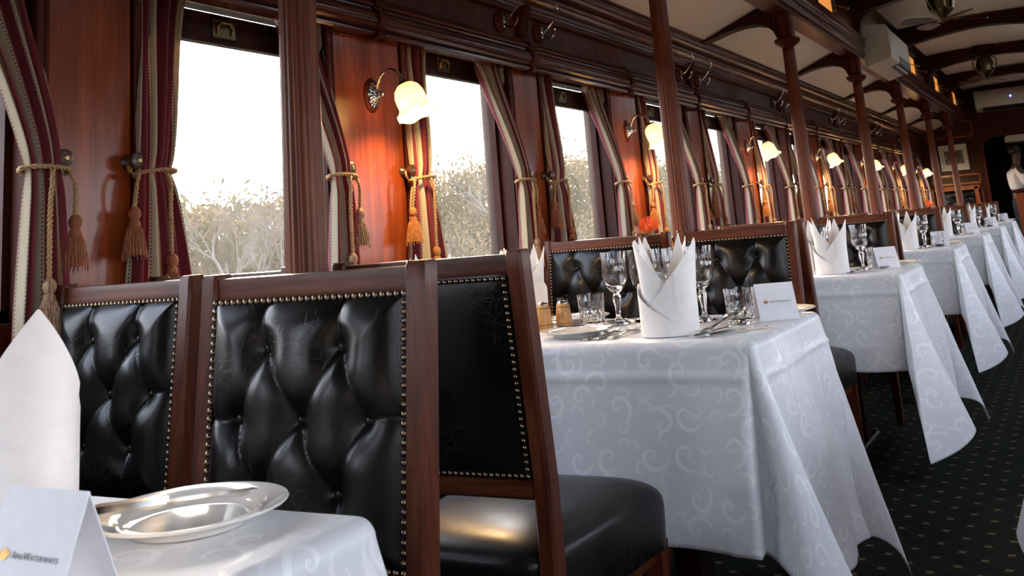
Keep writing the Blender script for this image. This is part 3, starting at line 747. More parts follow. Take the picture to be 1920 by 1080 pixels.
root = empty('bar_counter', (-.40, 16.12, 0)); tag(root, 'wooden serving counter beside the doorway at the far end', 'counter')
s = MB(); s.box(-.32, .5, -.22, .22, 0, 1.10, .005); s.build('counter_body', M['panel'], root, smooth=0)
s = MB(); s.box(-.36, .54, -.26, .26, 1.10, 1.14, .01); s.build('counter_top', M['mah_x'], root, smooth=0)
root = empty('light_box', (-.62, Y1 - .02, 1.87)); tag(root, 'small cream light box fixed above the far doorway', 'light fitting')
s = MB(); s.prism([(-.16, 0), (-.16, .07), (-.12, .10), (.16, .10), (.16, 0)], -.10, .03, 'Y'); s.build('cover', M['acplastic'], root, smooth=0)
s = MB(); s.box(-.13, .16, -.09, .0, -.03, .0, .004); s.build('lower_tray', M['acdark'], root, smooth=0)

# waiter at the far doorway: one skinned body with clothes over it
def skin(name, verts, edges, rad, mat, parent, sub=2):
    me = bpy.data.meshes.new(name); me.from_pydata(verts, edges, []); o = bpy.data.objects.new(name, me); COL.objects.link(o)
    o.modifiers.new('skin', 'SKIN'); lay = me.skin_vertices[0] if me.skin_vertices else None
    for i, r in enumerate(rad): me.skin_vertices[0].data[i].radius = (r if isinstance(r, tuple) else (r, r))
    me.skin_vertices[0].data[0].use_root = True
    sm = o.modifiers.new('sub', 'SUBSURF'); sm.levels = sub; sm.render_levels = sub; o.modifiers['skin'].use_smooth_shade = True
    me.materials.append(mat); o.parent = parent; return o
root = empty('person', (-.70, 16.72, 0), R(24)); tag(root, 'waiter in white shirt and dark trousers standing at the far doorway, elbow bent', 'person')
# faces +x; y is across the body
V_ = [(0, 0, .93), (0.01, 0, 1.10), (0, 0, 1.28), (.0, 0, 1.40), (.02, 0, 1.50), (.035, 0, 1.57), (.05, 0, 1.66), (.05, 0, 1.74),
      (0, .14, 1.42), (.03, .18, 1.22), (.16, .15, 1.12), (.23, .12, 1.13), (0, -.14, 1.42), (.02, -.25, 1.24), (.17, -.20, 1.16), (.24, -.16, 1.18),
      (.0, .09, .86), (.02, .10, .48), (-.01, .10, .08), (.12, .11, .03), (.0, -.09, .86), (.01, -.10, .48), (-.02, -.10, .08), (.11, -.11, .03)]
E_ = [(0, 1), (1, 2), (2, 3), (3, 4), (4, 5), (5, 6), (6, 7), (3, 8), (8, 9), (9, 10), (10, 11), (3, 12), (12, 13), (13, 14), (14, 15), (0, 16), (16, 17), (17, 18), (18, 19), (0, 20), (20, 21), (21, 22), (22, 23)]
R_ = [(.11, .13), (.095, .115), (.105, .125), (.08, .10), .055, .055, (.095, .078), (.07, .06), .055, .042, .034, .04, .055, .042, .034, .04, .08, .055, .04, .035, .08, .055, .04, .035]
body = skin('body', V_, E_, R_, M['skin'], root)
S_i = [1, 2, 3, 8, 9, 10, 12, 13, 14]; mp = {q: i for i, q in enumerate(S_i)}
def grow(r, k): return tuple(q + k for q in r) if isinstance(r, tuple) else (r + k, r + k)
skin('shirt', [V_[q] for q in S_i], [(mp[a], mp[b]) for a, b in E_ if a in mp and b in mp], [grow(R_[q], .02) for q in S_i], M['shirt'], root)
S_i = [0, 1, 16, 17, 18, 20, 21, 22]; mp = {q: i for i, q in enumerate(S_i)}
skin('trousers', [V_[q] for q in S_i], [(mp[a], mp[b]) for a, b in E_ if a in mp and b in mp], [grow(R_[q], .018) for q in S_i], M['trouser'], root)
s = MB(); s.ball((.035, 0, 1.73), .098, 18, 12, (1, .84, .9)); s.build('hair', M['black'], root)
# ------------------------------------------------------------------ chairs
PW, PZ0, PZ1 = .186, .603, .968     # half pad width, pad bottom, pad top
def lean(z): return .10 * (z - .968)                    # back face recedes upward (front = -y)
BUT = [(.31, .80), (.70, .80), (.17, .52), (.505, .52), (.835, .52), (.31, .25), (.70, .25)]
SEG = []
def _s(a, b, d=1.0): SEG.append((a, b, d))
_s(BUT[0], BUT[2]); _s(BUT[0], BUT[3]); _s(BUT[1], BUT[3]); _s(BUT[1], BUT[4]); _s(BUT[5], BUT[2]); _s(BUT[5], BUT[3]); _s(BUT[6], BUT[3]); _s(BUT[6], BUT[4])
_s(BUT[0], (.30, 1.0), .9); _s(BUT[1], (.71, 1.0), .9); _s(BUT[5], (.30, 0), .7); _s(BUT[6], (.71, 0), .7); _s(BUT[2], (0, .53), .7); _s(BUT[4], (1, .53), .7)
def tuft(u, v, but=BUT, seg=SEG, asp=1.0):
    e = min(u, 1 - u, v * asp, (1 - v) * asp)
    h = .030 * (1 - math.exp(-max(0, e) / .07))
    dm = 1e9
    for bx, bz in but:
        d2 = (u - bx) ** 2 + ((v - bz) * asp) ** 2; h -= .017 * math.exp(-d2 / .0085) + .006 * math.exp(-d2 / .0007)
    g = 0
    for (ax, az), (bx, bz), d in seg:
        # slightly bowed pleat
        dx, dz = bx - ax, (bz - az) * asp; L2 = dx * dx + dz * dz; t = ((u - ax) * dx + (v - az) * asp * dz) / L2; tc = min(1, max(0, t))
        bow = .010 * math.sin(PI * tc); n = math.sqrt(L2); px, pz = ax + dx * tc - dz / n * bow, az * asp + dz * tc + dx / n * bow
        q = math.hypot(u - px, v * asp - pz)
        g = max(g, d * (.0052 * math.exp(-(q / .042) ** 2) + .0042 * math.exp(-(q / .0075) ** 2)))
    return h - g
def nail_row(mb, pts, step, r=.0055):
    for a, b in zip(pts, pts[1:]):
        a, b = Vector(a), Vector(b); n = max(1, round((b - a).length / step))
        for i in range(n):
            p = a.lerp(b, i / n); mb.ball(p, r, 7, 4, (1, .8, 1))
def make_chair():
    root = empty('dining_chair')
    fx = .2045
    for s_ in (-1, 1):
        s = MB(); path = [(0, .068), (.12, .046), (.30, .008), (.46, -.022), (.60, lean(.60) + .016), (.97, .016), (1.003, .0185), (1.011, .0195)]
        vs = []; fs = []
        for i, (z, y) in enumerate(path):
            hw, hd = .0175, .021 if z > .5 else .022
            if z < .1: hw = .018
            if i == len(path) - 1: hw, hd = .015, .018
            for dx, dy in ((-1, -1), (1, -1), (1, 1), (-1, 1)):
                # chamfered section
                pass
            c = .005 if i < len(path) - 1 else .004
            for dx, dy in ((-hw + c, -hd), (hw - c, -hd), (hw, -hd + c), (hw, hd - c), (hw - c, hd), (-hw + c, hd), (-hw, hd - c), (-hw, -hd + c)):
                vs.append((s_ * fx + dx, y + dy, z))
        n = len(path)
        for i in range(n - 1):
            for j in range(8): fs.append((i * 8 + j, i * 8 + (j + 1) % 8, (i + 1) * 8 + (j + 1) % 8, (i + 1) * 8 + j))
        fs += [tuple(range(7, -1, -1)), tuple((n - 1) * 8 + j for j in range(8))]
        s.add(vs, fs); s.build('back_post', M['chairw'], root, smooth=30)
    s = MB()
    def rail(u, v): 
        x = lerp(-.1875, .1875, u); a = 2 * PI * v; b = .012 * math.cos(PI * (u - .5)) ; hz, hy = .0185, .014
        cz = max(-1, min(1, 1.35 * math.sin(a))); cy = max(-1, min(1, 1.35 * math.cos(a)))
        return (x, .018 + hy * cy + b * .4, .9855 + hz * cz)
    s.grid(rail, 16, 24); s.build('top_rail', M['chairx'], root, smooth=40)
    s = MB(); s.box(-.1875, .1875, lean(.585) + .002, lean(.585) + .034, .568, .603, .004); s.build('lower_rail', M['chairx'], root, smooth=30)
    # tufted front
    s = MB()
    def pad(u, v):
        x = lerp(-PW, PW, u); z = lerp(PZ0, PZ1, v); return (x, lean(z) - .0 - tuft(u, v), z)
    s.grid(pad, 84, 84); p = s.build('tufted_pad', M['leather'], root, smooth=0); p.data.shade_smooth()
    for bx, bz in BUT:
        z = lerp(PZ0, PZ1, bz); s = MB(); s.ball((0, 0, 0), .0085, 12, 6, (1, .6, 1)); b = s.build('button', M['leather'], p, smooth=70); b.location = (lerp(-PW, PW, bx), lean(z) - tuft(bx, bz) - .005, z)
    s = MB()
    def bk(u, v):
        x = lerp(-PW, PW, u); z = lerp(PZ0, PZ1, v); e = min(u, 1 - u, v, 1 - v)
        return (x, lean(z) + .032 + .010 * (1 - math.exp(-e / .10)), z)
    s.grid(bk, 24, 24); s.build('back_panel', M['leather'], root, smooth=70)
    s = MB(); w = PW + .001
    nail_row(s, [(-w, lean(PZ0) - .003, PZ0), (-w, lean(PZ1) - .003, PZ1 - .002), (w, lean(PZ1) - .003, PZ1 - .002), (w, lean(PZ0) - .003, PZ0), (-w, lean(PZ0) - .003, PZ0)], .0128)
    s.build('nailhead_trim', M['nail'], root, smooth=70); s = MB()
    nail_row(s, [(-w + .006, lean(PZ0) + .037, PZ0 + .006), (-w + .006, lean(PZ1) + .037, PZ1 - .008), (w - .006, lean(PZ1) + .037, PZ1 - .008), (w - .006, lean(PZ0) + .037, PZ0 + .006), (-w + .006, lean(PZ0) + .037, PZ0 + .006)], .0128, .0048)
    s.build('rear_nailhead_trim', M['nail'], root, smooth=70)
    # sprung leather seat
    s = MB()
    def seat(u, v):
        # u round the section front-to-back ring, v from rim to crown
        a = 2 * PI * u; e = .28
        ca, sa = math.cos(a), math.sin(a); cx = math.copysign(abs(ca) ** e, ca); sy = math.copysign(abs(sa) ** e, sa)
        f = (-sy + 1) / 2; hw = lerp(.205, .238, f); k = 1 - v
        side = min(1, v / .35)
        if v < .35: r = 1.0; z = lerp(.355, .445, v / .35); r = lerp(.985, 1.0, math.sin(PI / 2 * v / .35))
        else: t = (v - .35) / .65; r = math.cos(PI / 2 * t) ** .55; z = .445 + .062 * math.sin(PI / 2 * t) ** .75
        y = -.275 + (.285 * r * sy)
        z += -.02 * max(0, (-.42 - y) / .14) ** 2
        return (hw * r * cx, y, z)
    s.grid(seat, 72, 22, closeu=True); s.build('seat', M['leather'], root, smooth=60)
    s = MB(); s.box(-.2, .2, -.535, -.02, .315, .36, .006); s.build('seat_frame', M['chairx'], root, smooth=30)
    for s_ in (-1, 1):
        s = MB(); m = Matrix.Translation((s_ * .195, -.515, 0))
        s.lathe([(.019, 0), (.021, .02), (.030, .36)], 4, m @ Matrix.Rotation(PI / 4, 4, 'Z')); s.build('front_leg', M['chairw'], root, smooth=30)
    s = MB()
    for s_ in (-1, 1):
        nail_row(s, [(s_ * .208, -.012, .40), (s_ * .2085, -.02, .465)], .022, .005)
    s.build('seat_nails', M['nail'], root, smooth=70)
    return root
ch0 = make_chair(); ch_used = False
TN = ['nearest table', 'large central table', 'third table', 'fourth table', 'fifth table', 'sixth table', 'seventh and last table']
def put_chair(x, y, rz, label, sc=1.0, grp='tufted leather dining chairs'):
    global ch_used
    o = ch0 if not ch_used else copy_tree(ch0); ch_used = True
    o.location = (x, y, 0); o.rotation_euler.z = rz; o.scale = (sc, 1, 1); tag(o, label, 'chair', grp); return o
for k in range(7):
    b = P * k; jx = rnd.uniform(-.015, .015); jr = R(rnd.uniform(-1.5, 1.5))
    if k == 0:
        put_chair(-1.051, 1.205, 0, 'tufted black leather chair in the foreground, largest in view')
        put_chair(-1.722, 1.41, 0, 'tufted black leather chair at the far left behind a white napkin', .92)
    else:
        put_chair(-1.10 + jx, 1.42 + b, jr, 'tufted leather chair facing the viewer, aisle side, behind the ' + TN[k])
        put_chair(-1.668 + jx, 1.40 + b, -jr, 'tufted leather chair facing the viewer, window side, behind the ' + TN[k])
        y = 1.655 if k == 1 else 1.65 + P * (k - 1) + rnd.uniform(-.02, .02)
        put_chair(-1.112 + jx, y, PI + (0 if k == 1 else jr), ('plain backed black chair seen from behind at the ' if k == 1 else 'leather chair turned away from the viewer, aisle side of the ') + TN[k])
        put_chair(-1.645 + jx, y - .01, PI - jr, 'leather chair turned away from the viewer, window side of the ' + TN[k])

# ------------------------------------------------------------------ tables and cloths
ZT = .763
TX0, TX1 = -1.885, -.70
def table_y(k): return (.22, .865) if k == 0 else (2.29 + P * (k - 1), 2.92 + P * (k - 1))
def make_cloth(name, x0, x1, y0, y1, oy0, oy1, ox, seed, nx=150, ny=150, endsign=1, kp=.27, near_p=(1, -.24, 0.05, .36), far_p=(.75, .10, .05, .05)):
    r2 = random.Random(seed); ph = [r2.uniform(0, 6.28) for _ in range(8)]
    Lx, Ly = x1 - x0, y1 - y0; rr = .022
    def fall(d):
        q = rr * PI / 2
        if d <= 0: return 0, 0
        if d < q: a = d / rr; return rr * math.sin(a), rr * (1 - math.cos(a))
        e = d - q; return rr + e * .06, rr + e * .998
    mxs = [Lx * i / 60 for i in range(61)] + [Lx + ox * (i / (nx - 60)) for i in range(1, nx - 59)]
    n0 = 46; nm = ny - 2 * n0
    mys = [-oy0 * (1 - i / n0) for i in range(n0)] + [Ly * i / nm for i in range(nm)] + [Ly + oy1 * i / n0 for i in range(n0 + 1)]
    s = MB()
    def pos(mx_, my):
        a = max(0, mx_ - Lx); near = my < Ly / 2; b = max(0, -my) if near else max(0, my - Ly); sy = -1 if near else 1
        bx = x0 + min(mx_, Lx); by = y0 + min(max(my, 0), Ly)
        nzv = noise.noise(Vector((mx_ * 2.2 + ph[0], my * 2.2, seed)))
        if a == 0 and b == 0:
            return (bx, by, ZT + .0012 * noise.noise(Vector((mx_ * 7, my * 7, seed))))
        rho = math.hypot(a, b); o, d = fall(rho); hang = max(0, rho - rr * 1.6)
        if a == 0 or b == 0:
            w = math.sin((mx_ if a == 0 else my) * 14 + ph[1] + nzv * 2.5) * .6 + nzv
            amp = min(.030, hang * .11) * (.45 + .55 * sstep(0, Lx * .8, mx_)); o += amp * (w + .7)
            # pressed fold lines from storage
            q = (mx_ if a == 0 else my); o += .005 * math.exp(-((q % .33 - .14) / .008) ** 2) * min(1, hang * 20)
            o += .005 * math.exp(-((hang - .055) / .007) ** 2)
            z = ZT - d
            return (bx, by + sy * o, z) if a == 0 else (bx + o, by, z)
        st = math.atan2(ox, oy0 if near else oy1) / (PI / 2)
        s_ = math.atan2(a, b) / (PI / 2); s_ = s_ / (2 * st) if s_ < st else .5 + (s_ - st) / (2 * (1 - st))      # 0 along the side, 1 along the end
        k = kp * hang * (1 + .12 * noise.noise(Vector((s_ * 3, rho * 3, seed + 5))))
        rad = k * math.sin(PI * s_) ** .85; s2 = math.sin(2 * PI * s_); q_ = near_p if near else far_p; rad *= q_[0]; tan = hang * (q_[1] * math.sin(PI * s_) - q_[2] * max(0, s2) + q_[3] * max(0, -s2))
        c = .7071
        # round the fold at the table corner
        dx, dy = s_ ** 1.0, (1 - s_)
        nrm = math.hypot(dx, dy); x = bx + o * dx / nrm * .95; y = by + sy * o * dy / nrm * .95
        x += c * rad + c * tan; y += sy * (c * rad) - sy * c * tan
        amp = min(.014, hang * .05); x += amp * math.sin(s_ * 7 + ph[2] + nzv); 
        z = ZT - (d if rad < .004 else max(d * .5, math.sqrt(max(0, d * d - .8 * (rad * rad + tan * tan)))))
        return (x, y, max(z, .012))
    for i, a in enumerate(mxs):
        for j, bb in enumerate(mys):
            p = pos(a, bb)
            if endsign < 0: p = (x0 + x1 - p[0], p[1], p[2])
            s.v.append(p); s.uv[len(s.v) - 1] = (a, bb)
    W = len(mys)
    for i in range(len(mxs) - 1):
        for j in range(W - 1): s.f.append((i * W + j, (i + 1) * W + j, (i + 1) * W + j + 1, i * W + j + 1))
    o = s.build(name, M['damask'], None, smooth=0); o.data.shade_smooth()
    sm = o.modifiers.new('thick', 'SOLIDIFY'); sm.thickness = .0016; sm.offset = -1
    return o
def make_table(x0, x1, y0, y1):
    root = empty('dining_table', (0, 0, 0))
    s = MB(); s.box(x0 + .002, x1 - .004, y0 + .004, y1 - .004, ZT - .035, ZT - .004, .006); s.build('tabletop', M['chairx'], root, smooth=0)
    for x in (x0 + .25, x1 - .30):
        y = (y0 + y1) / 2 - .02
        s = MB(); s.box(x - .035, x + .035, y - .05, y + .05, .03, ZT - .034, .005); s.box(x - .045, x + .045, y - .2, y + .2, 0, .04, .008); s.build('leg', M['frame'], root, smooth=0)
    return root
ya, yb = table_y(0)
c0 = make_cloth('tablecloth', TX0, TX1, ya, yb, .36, .22, .42, 3, 140, 140); tag(c0, 'white damask tablecloth corner on the nearest table at the lower left', 'tablecloth', 'white damask tablecloths')
t0 = make_table(TX0, TX1, ya, yb); tag(t0, 'dining table under white cloth at the lower left corner', 'table', 'dining tables')
ya, yb = table_y(1)
ct = make_cloth('tablecloth', TX0, TX1, ya, yb, .45, .42, .60, 11, 170, 170, near_p=(1, .16, .12, .05), far_p=(.6, .05, .05, .02))
tag(ct, 'white damask tablecloth draped over the large central table', 'tablecloth', 'white damask tablecloths')
cb = make_cloth('tablecloth', TX0, TX1, ya, yb, .40, .42, .62, 23, 150, 150)
cb_used = False
tb = make_table(TX0, TX1, ya, yb); tag(tb, 'dining table under white cloth in mid picture', 'table', 'dining tables')
for k in range(2, 7):
    o = cb if not cb_used else copy_tree(cb); cb_used = True; o.location = (0, P * (k - 1), 0)
    tag(o, 'white tablecloth with long hanging corner on the %s' % TN[k], 'tablecloth', 'white damask tablecloths')
    t = copy_tree(tb); t.location = (0, P * (k - 1), 0); tag(t, 'dining table under white cloth, %s counted from the camera' % ORD[k], 'table', 'dining tables')
# the table across the aisle: only a hanging corner of its cloth shows at the right edge
rx0, rx1 = -.045, .95
cr = make_cloth('tablecloth', rx0, rx1, 2.36, 2.98, .30, .32, .38, 31, 120, 120, endsign=-1, near_p=(1, 0, .2, .2)); tag(cr, 'white tablecloth across the aisle, a sliver of it at the right picture edge', 'tablecloth', 'white damask tablecloths')
tr = make_table(rx0 + .01, rx1 - .01, 2.36, 2.98); tag(tr, 'dining table across the aisle at the right picture edge', 'table', 'dining tables')

# ------------------------------------------------------------------ tableware
def make_napkin(single=False):
    root_name = 'folded_napkin'; s = MB()
    def wrap(off, rx, ry, top, t0, t1, n=72, nz=16, tl=.0016, pinch=.0):
        def f(side):
            def g(u, v):
                t = lerp(t0, t1, u); h = top(t); z = h * v
                k = 1 - pinch * z / .235; w = .0015 * noise.noise(Vector((t * 1.5, z * 14, off * 900)))
                r = off + side + w + .014 * (z / .235) ** 2 * (1 if h > .15 else .3)
                return ((rx + r) * k * math.cos(t), (ry + r) * k * math.sin(t), z)
            return g
        a, b = f(0), f(-tl); s.grid(a, n, nz); s.grid(b, n, nz)
        for ed in (1.0,):      # closing the top and side edges
            s.grid(lambda u, v: Vector(a(u, ed)).lerp(Vector(b(u, ed)), v), n, 1)
        for ed in (0.0, 1.0): s.grid(lambda u, v, e=ed: Vector(a(e, u)).lerp(Vector(b(e, u)), v), nz, 1)
    def pk(t, c, w): # circular triangle peak
        d = abs((t - c + PI) % (2 * PI) - PI); return max(0, 1 - d / w)
    # angles: front = -pi/2 (towards -y)
    if not single: wrap(0, .058, .036, lambda t: .095 + .150 * pk(t, R(52), R(48)) + .150 * pk(t, R(140), R(48)), R(-250), R(110), 96, 18)
    if not single: wrap(.004, .060, .038, lambda t: .118 + .117 * pk(t, R(-172), R(75)) ** .85, R(-290), R(-60), 72, 18)           # left wing
    wrap(.008, .062, .040, lambda t: max(.006, .004 + .231 * min(1, max(0, (t - R(-185)) / R(163)))) if t < R(-22) else .235 - .11 * min(1, (t - R(-22)) / R(70)), R(-185), R(50), 90, 18)  # right wing across the front
    wrap(.012, .064, .042, lambda t: max(.004, .128 * (1 - min(1, max(0, (t - R(-200)) / R(150))))), R(-235), R(-52), 60, 10)   # lower left flap
    return s.build(root_name, M['napkin'], None, smooth=50)
def make_goblet():
    H = .205
    out = [(.034, 0), (.035, .002), (.030, .005), (.015, .010), (.008, .018), (.0065, .03), (.0075, .045), (.0105, .062), (.012, .072), (.0105, .080), (.008, .084), (.010, .089), (.020, .096), (.030, .107), (.0365, .124), (.0385, .140), (.037, .158), (.0362, .175), (.038, .192), (.0395, H)]
    inn = [(.0382, H), (.0365, .192), (.0347, .175), (.0355, .158), (.0368, .140), (.0345, .124), (.0275, .110), (.016, .101), (0, .098)]
    prof = [(0, 0)] + out + inn
    def rf(t, r, z, j):
        if j > len(out) or r == 0: return r
        if z < .02: return r
        if z < .084: return r * (1 + .07 * math.cos(6 * t))
        if z < .146: return r * (1 - .055 * abs(math.sin(8 * t + z * 170)) * abs(math.sin(8 * t - z * 170)))
        if z < .188: return r * (1 - .034 * abs(math.cos(9 * t)))
        return r
    s = MB(); s.lathe(prof, 72, rf=rf); return s.build('crystal_goblet', M['crystal'], None, smooth=28, weld=1e-5)
def make_tumbler():
    H = .092
    out = [(.034, 0), (.0355, .003)] + [(.0355 + .0045 * i / 24, .003 + (H - .003) * i / 24) for i in range(1, 25)]
    inn = [(.0378, H)] + [(.0378 - .004 * i / 8, H - (H - .016) * i / 8) for i in range(1, 9)] + [(.028, .012), (0, .011)]
    def rf(t, r, z, j):
        if j > len(out) or r == 0: return r
        k = max(0, min(1, (.055 - z) / .012)); u = max(0, min(1, (z - .05) / .01)) * max(0, min(1, (.085 - z) / .01))
        return r * (1 - .085 * k * (abs(math.sin(5 * t + z * 95)) * abs(math.sin(5 * t - z * 95))) - .02 * u * abs(math.cos(12 * t)))
    s = MB(); s.lathe([(0, 0)] + out + inn, 80, rf=rf); return s.build('crystal_tumbler', M['crystal'], None, smooth=26, weld=1e-5)
def ladle(path, w, th, name=None):
    # flat bar with changing width: path [(x,z)], w half widths
    s = MB(); vs = []; n = len(path)
    for (x, z), h, t in zip(path, w, th):
        for dy, dz in ((-h, 0), (-h * .8, t), (h * .8, t), (h, 0), (h * .8, -t * .6), (-h * .8, -t * .6)): vs.append((x, dy, z + dz))
    fs = [(i * 6 + j, i * 6 + (j + 1) % 6, (i + 1) * 6 + (j + 1) % 6, (i + 1) * 6 + j) for i in range(n - 1) for j in range(6)]
    fs += [tuple(range(5, -1, -1)), tuple((n - 1) * 6 + j for j in range(6))]
    s.add(vs, fs); return s
def make_fork():
    root = empty('dinner_fork'); s = ladle([(0, .004), (.01, .004), (.05, .003), (.10, .006), (.125, .009), (.14, .006), (.15, .0035)], [.009, .011, .0075, .0035, .004, .009, .012], [.0015, .002, .0018, .0016, .0016, .0014, .0013])
    s.build('handle', M['silver'], root, smooth=40)
    for k in range(4):
        y = -.0093 + .0062 * k; s = MB(); s.tube([(.148, y, .0036), (.165, y * .98, .003), (.185, y * .95, .006), (.198, y * .9, .0105)], [.0021, .002, .0017, .0008], 6, flat=.6); s.build('tine', M['silver'], root)
    return root
def make_spoon():
    root = empty('spoon'); s = ladle([(0, .004), (.01, .004), (.05, .003), (.10, .005), (.13, .009), (.142, .009)], [.009, .010, .0075, .0033, .0035, .006], [.0015, .002, .0018, .0016, .0016, .0012]); s.build('handle', M['silver'], root, smooth=40)
    s = MB()
    def bowl(u, v):
        a = 2 * PI * u; e = 1 + .12 * math.cos(a); r = v
        return (.172 + .033 * r * math.cos(a), .0205 * r * e ** -.5 * math.sin(a), .0095 - .0085 * (1 - r * r))
    s.grid(bowl, 32, 10, closeu=True); b = s.build('bowl', M['silver'], root, smooth=70); sm = b.modifiers.new('t', 'SOLIDIFY'); sm.thickness = .0012
    return root
def make_knife():
    root = empty('table_knife'); s = ladle([(0, .005), (.008, .005), (.06, .005), (.09, .005)], [.0075, .0095, .0078, .006], [.003, .0036, .0034, .0028]); s.build('handle', M['silver'], root, smooth=40)
    s = MB(); s.prism([(.088, -.006), (.10, -.009), (.19, -.0095), (.205, -.004), (.21, .004), (.19, .0065), (.088, .006)], .0035, .0052, 'Z'); s.build('blade', M['silver'], root, smooth=30); return root
def make_butter():
    root = empty('butter_knife'); s = ladle([(0, .004), (.006, .004), (.05, .004), (.075, .004)], [.006, .0078, .0062, .005], [.0028, .0034, .0032, .0028]); s.build('handle', M['silver'], root, smooth=40)
    s = MB(); s.prism([(.073, -.005), (.085, -.008), (.15, -.0085), (.165, -.002), (.16, .0055), (.073, .005)], .0028, .0048, 'Z'); s.build('blade', M['silver'], root, smooth=30); return root
def make_plate():
    s = MB(); s.lathe([(0, .003), (.052, .003), (.054, 0), (.060, 0), (.063, .004), (.074, .009), (.098, .0150), (.1015, .0165), (.1022, .0178), (.1010, .0190), (.098, .0188), (.080, .0150), (.0735, .0138), (.068, .0098), (.062, .0070), (.055, .0062), (0, .006)], 72)
    return s.build('side_plate', M['porcelain'], None, smooth=45)
def text_mesh(txt, size, mat, caps=False):
    cu = bpy.data.curves.new('t', 'FONT'); cu.body = txt; cu.size = size; cu.align_x = 'LEFT'; cu.extrude = .00008; cu.space_character = 1.12
    if caps:
        cu.small_caps_scale = .74
        for i, ch in enumerate(txt): cu.body_format[i].use_small_caps = True
    o = bpy.data.objects.new('t', cu); COL.objects.link(o); bpy.context.view_layer.update()
    me = bpy.data.meshes.new_from_object(o.evaluated_get(bpy.context.evaluated_depsgraph_get())); bpy.data.objects.remove(o)
    me.materials.clear(); me.materials.append(mat)
    xs = [v.co.x for v in me.vertices]; return me, min(xs), max(xs)
CM, cx0, cx1 = text_mesh('AmaWaterways', .0088, M['ink'], True)
def make_card():
    # tent card: front face towards -y, ridge along x
    root = empty('tent_card'); L, Hh, D = .104, .094, .036
    s = MB(); th = .0007
    prof = [(-D, 0), (0, Hh), (D, 0), (D - .0012, 0), (0, Hh - .003), (-D + .0012, 0)]
    s.prism([(y, z) for y, z in prof], -L / 2, L / 2, 'X'); s.build('card', M['card'], root, smooth=0)
    ang = math.atan2(Hh, D); m = Matrix.Translation((0, -D / 2 - .0005, Hh / 2)) @ Matrix.Rotation(ang, 4, 'X')
    w = cx1 - cx0; sc = .058 / w
    t = bpy.data.objects.new('lettering', CM); COL.objects.link(t); t.parent = root; t.matrix_local = m @ Matrix.Translation((-.019 - cx0 * sc, -.003, .0003)) @ Matrix.Scale(sc, 4)
    s = MB()
    for k, (x, h, tl) in enumerate(((-.0042, .0062, -.5), (-.0021, .0078, -.25), (0, .0085, 0), (.0021, .0078, .25), (.0042, .0062, .5))):
        bx = x * .55; tx = x * 1.35; s.prism([(bx - .0009, 0), (bx + .0009, 0), (tx + .0012, h * .6), (tx, h), (tx - .0012, h * .6)], 0, .0002, 'Z')
    s.prism([(-.003, -.0012), (.003, -.0012), (.0034, 0), (-.0034, 0)], 0, .0002, 'Z')
    q = s.build('crown_emblem', M['gold'], root, smooth=0); q.matrix_local = m @ Matrix.Translation((-.0285, -.0035, .0003)); return root
SM, sx0, sx1 = text_mesh('S', .013, M['ink'])
def make_shaker(letter=True):
    root = empty('salt_shaker' if letter else 'pepper_shaker'); s = MB()
    s.lathe([(0, 0), (.0235, 0), (.0245, .002), (.0243, .014), (.0238, .0145), (.0241, .016), (.0225, .040), (.0205, .060), (.0200, .0605), (.0200, .062), (.0185, .068), (.0165, .0715)], 40); s.build('barrel', M['beech'], root, smooth=40)
    s = MB(); s.lathe([(.0168, .071), (.0165, .0735), (.011, .0775), (0, .079)], 28); s.build('cap', M['silver'], root, smooth=50)
    s = MB(); s.lathe([(.0243, .0139), (.0247, .0142), (.0247, .0152), (.0243, .0155)], 40); s.lathe([(.0202, .0605), (.0206, .061), (.0206, .062), (.0201, .0625)], 40); s.build('burnt_band', M['knob'], root)
    if letter:
        m = Matrix.Rotation(R(14), 4, 'Z') @ Matrix.Translation((.0, -.0238, .037)) @ Matrix.Rotation(R(94), 4, 'X')
        t = bpy.data.objects.new('letter', SM); COL.objects.link(t); t.parent = root; t.matrix_local = m @ Matrix.Translation((-(sx0 + sx1) / 2, -.0045, .0004))
        s = MB(); s.tube([(.0072 * math.cos(a * PI / 16), .0085 * math.sin(a * PI / 16), .0004 - .0003) for a in range(33)], .00045, 5); q = s.build('letter_ring', M['ink'], root); q.matrix_local = m
    return root
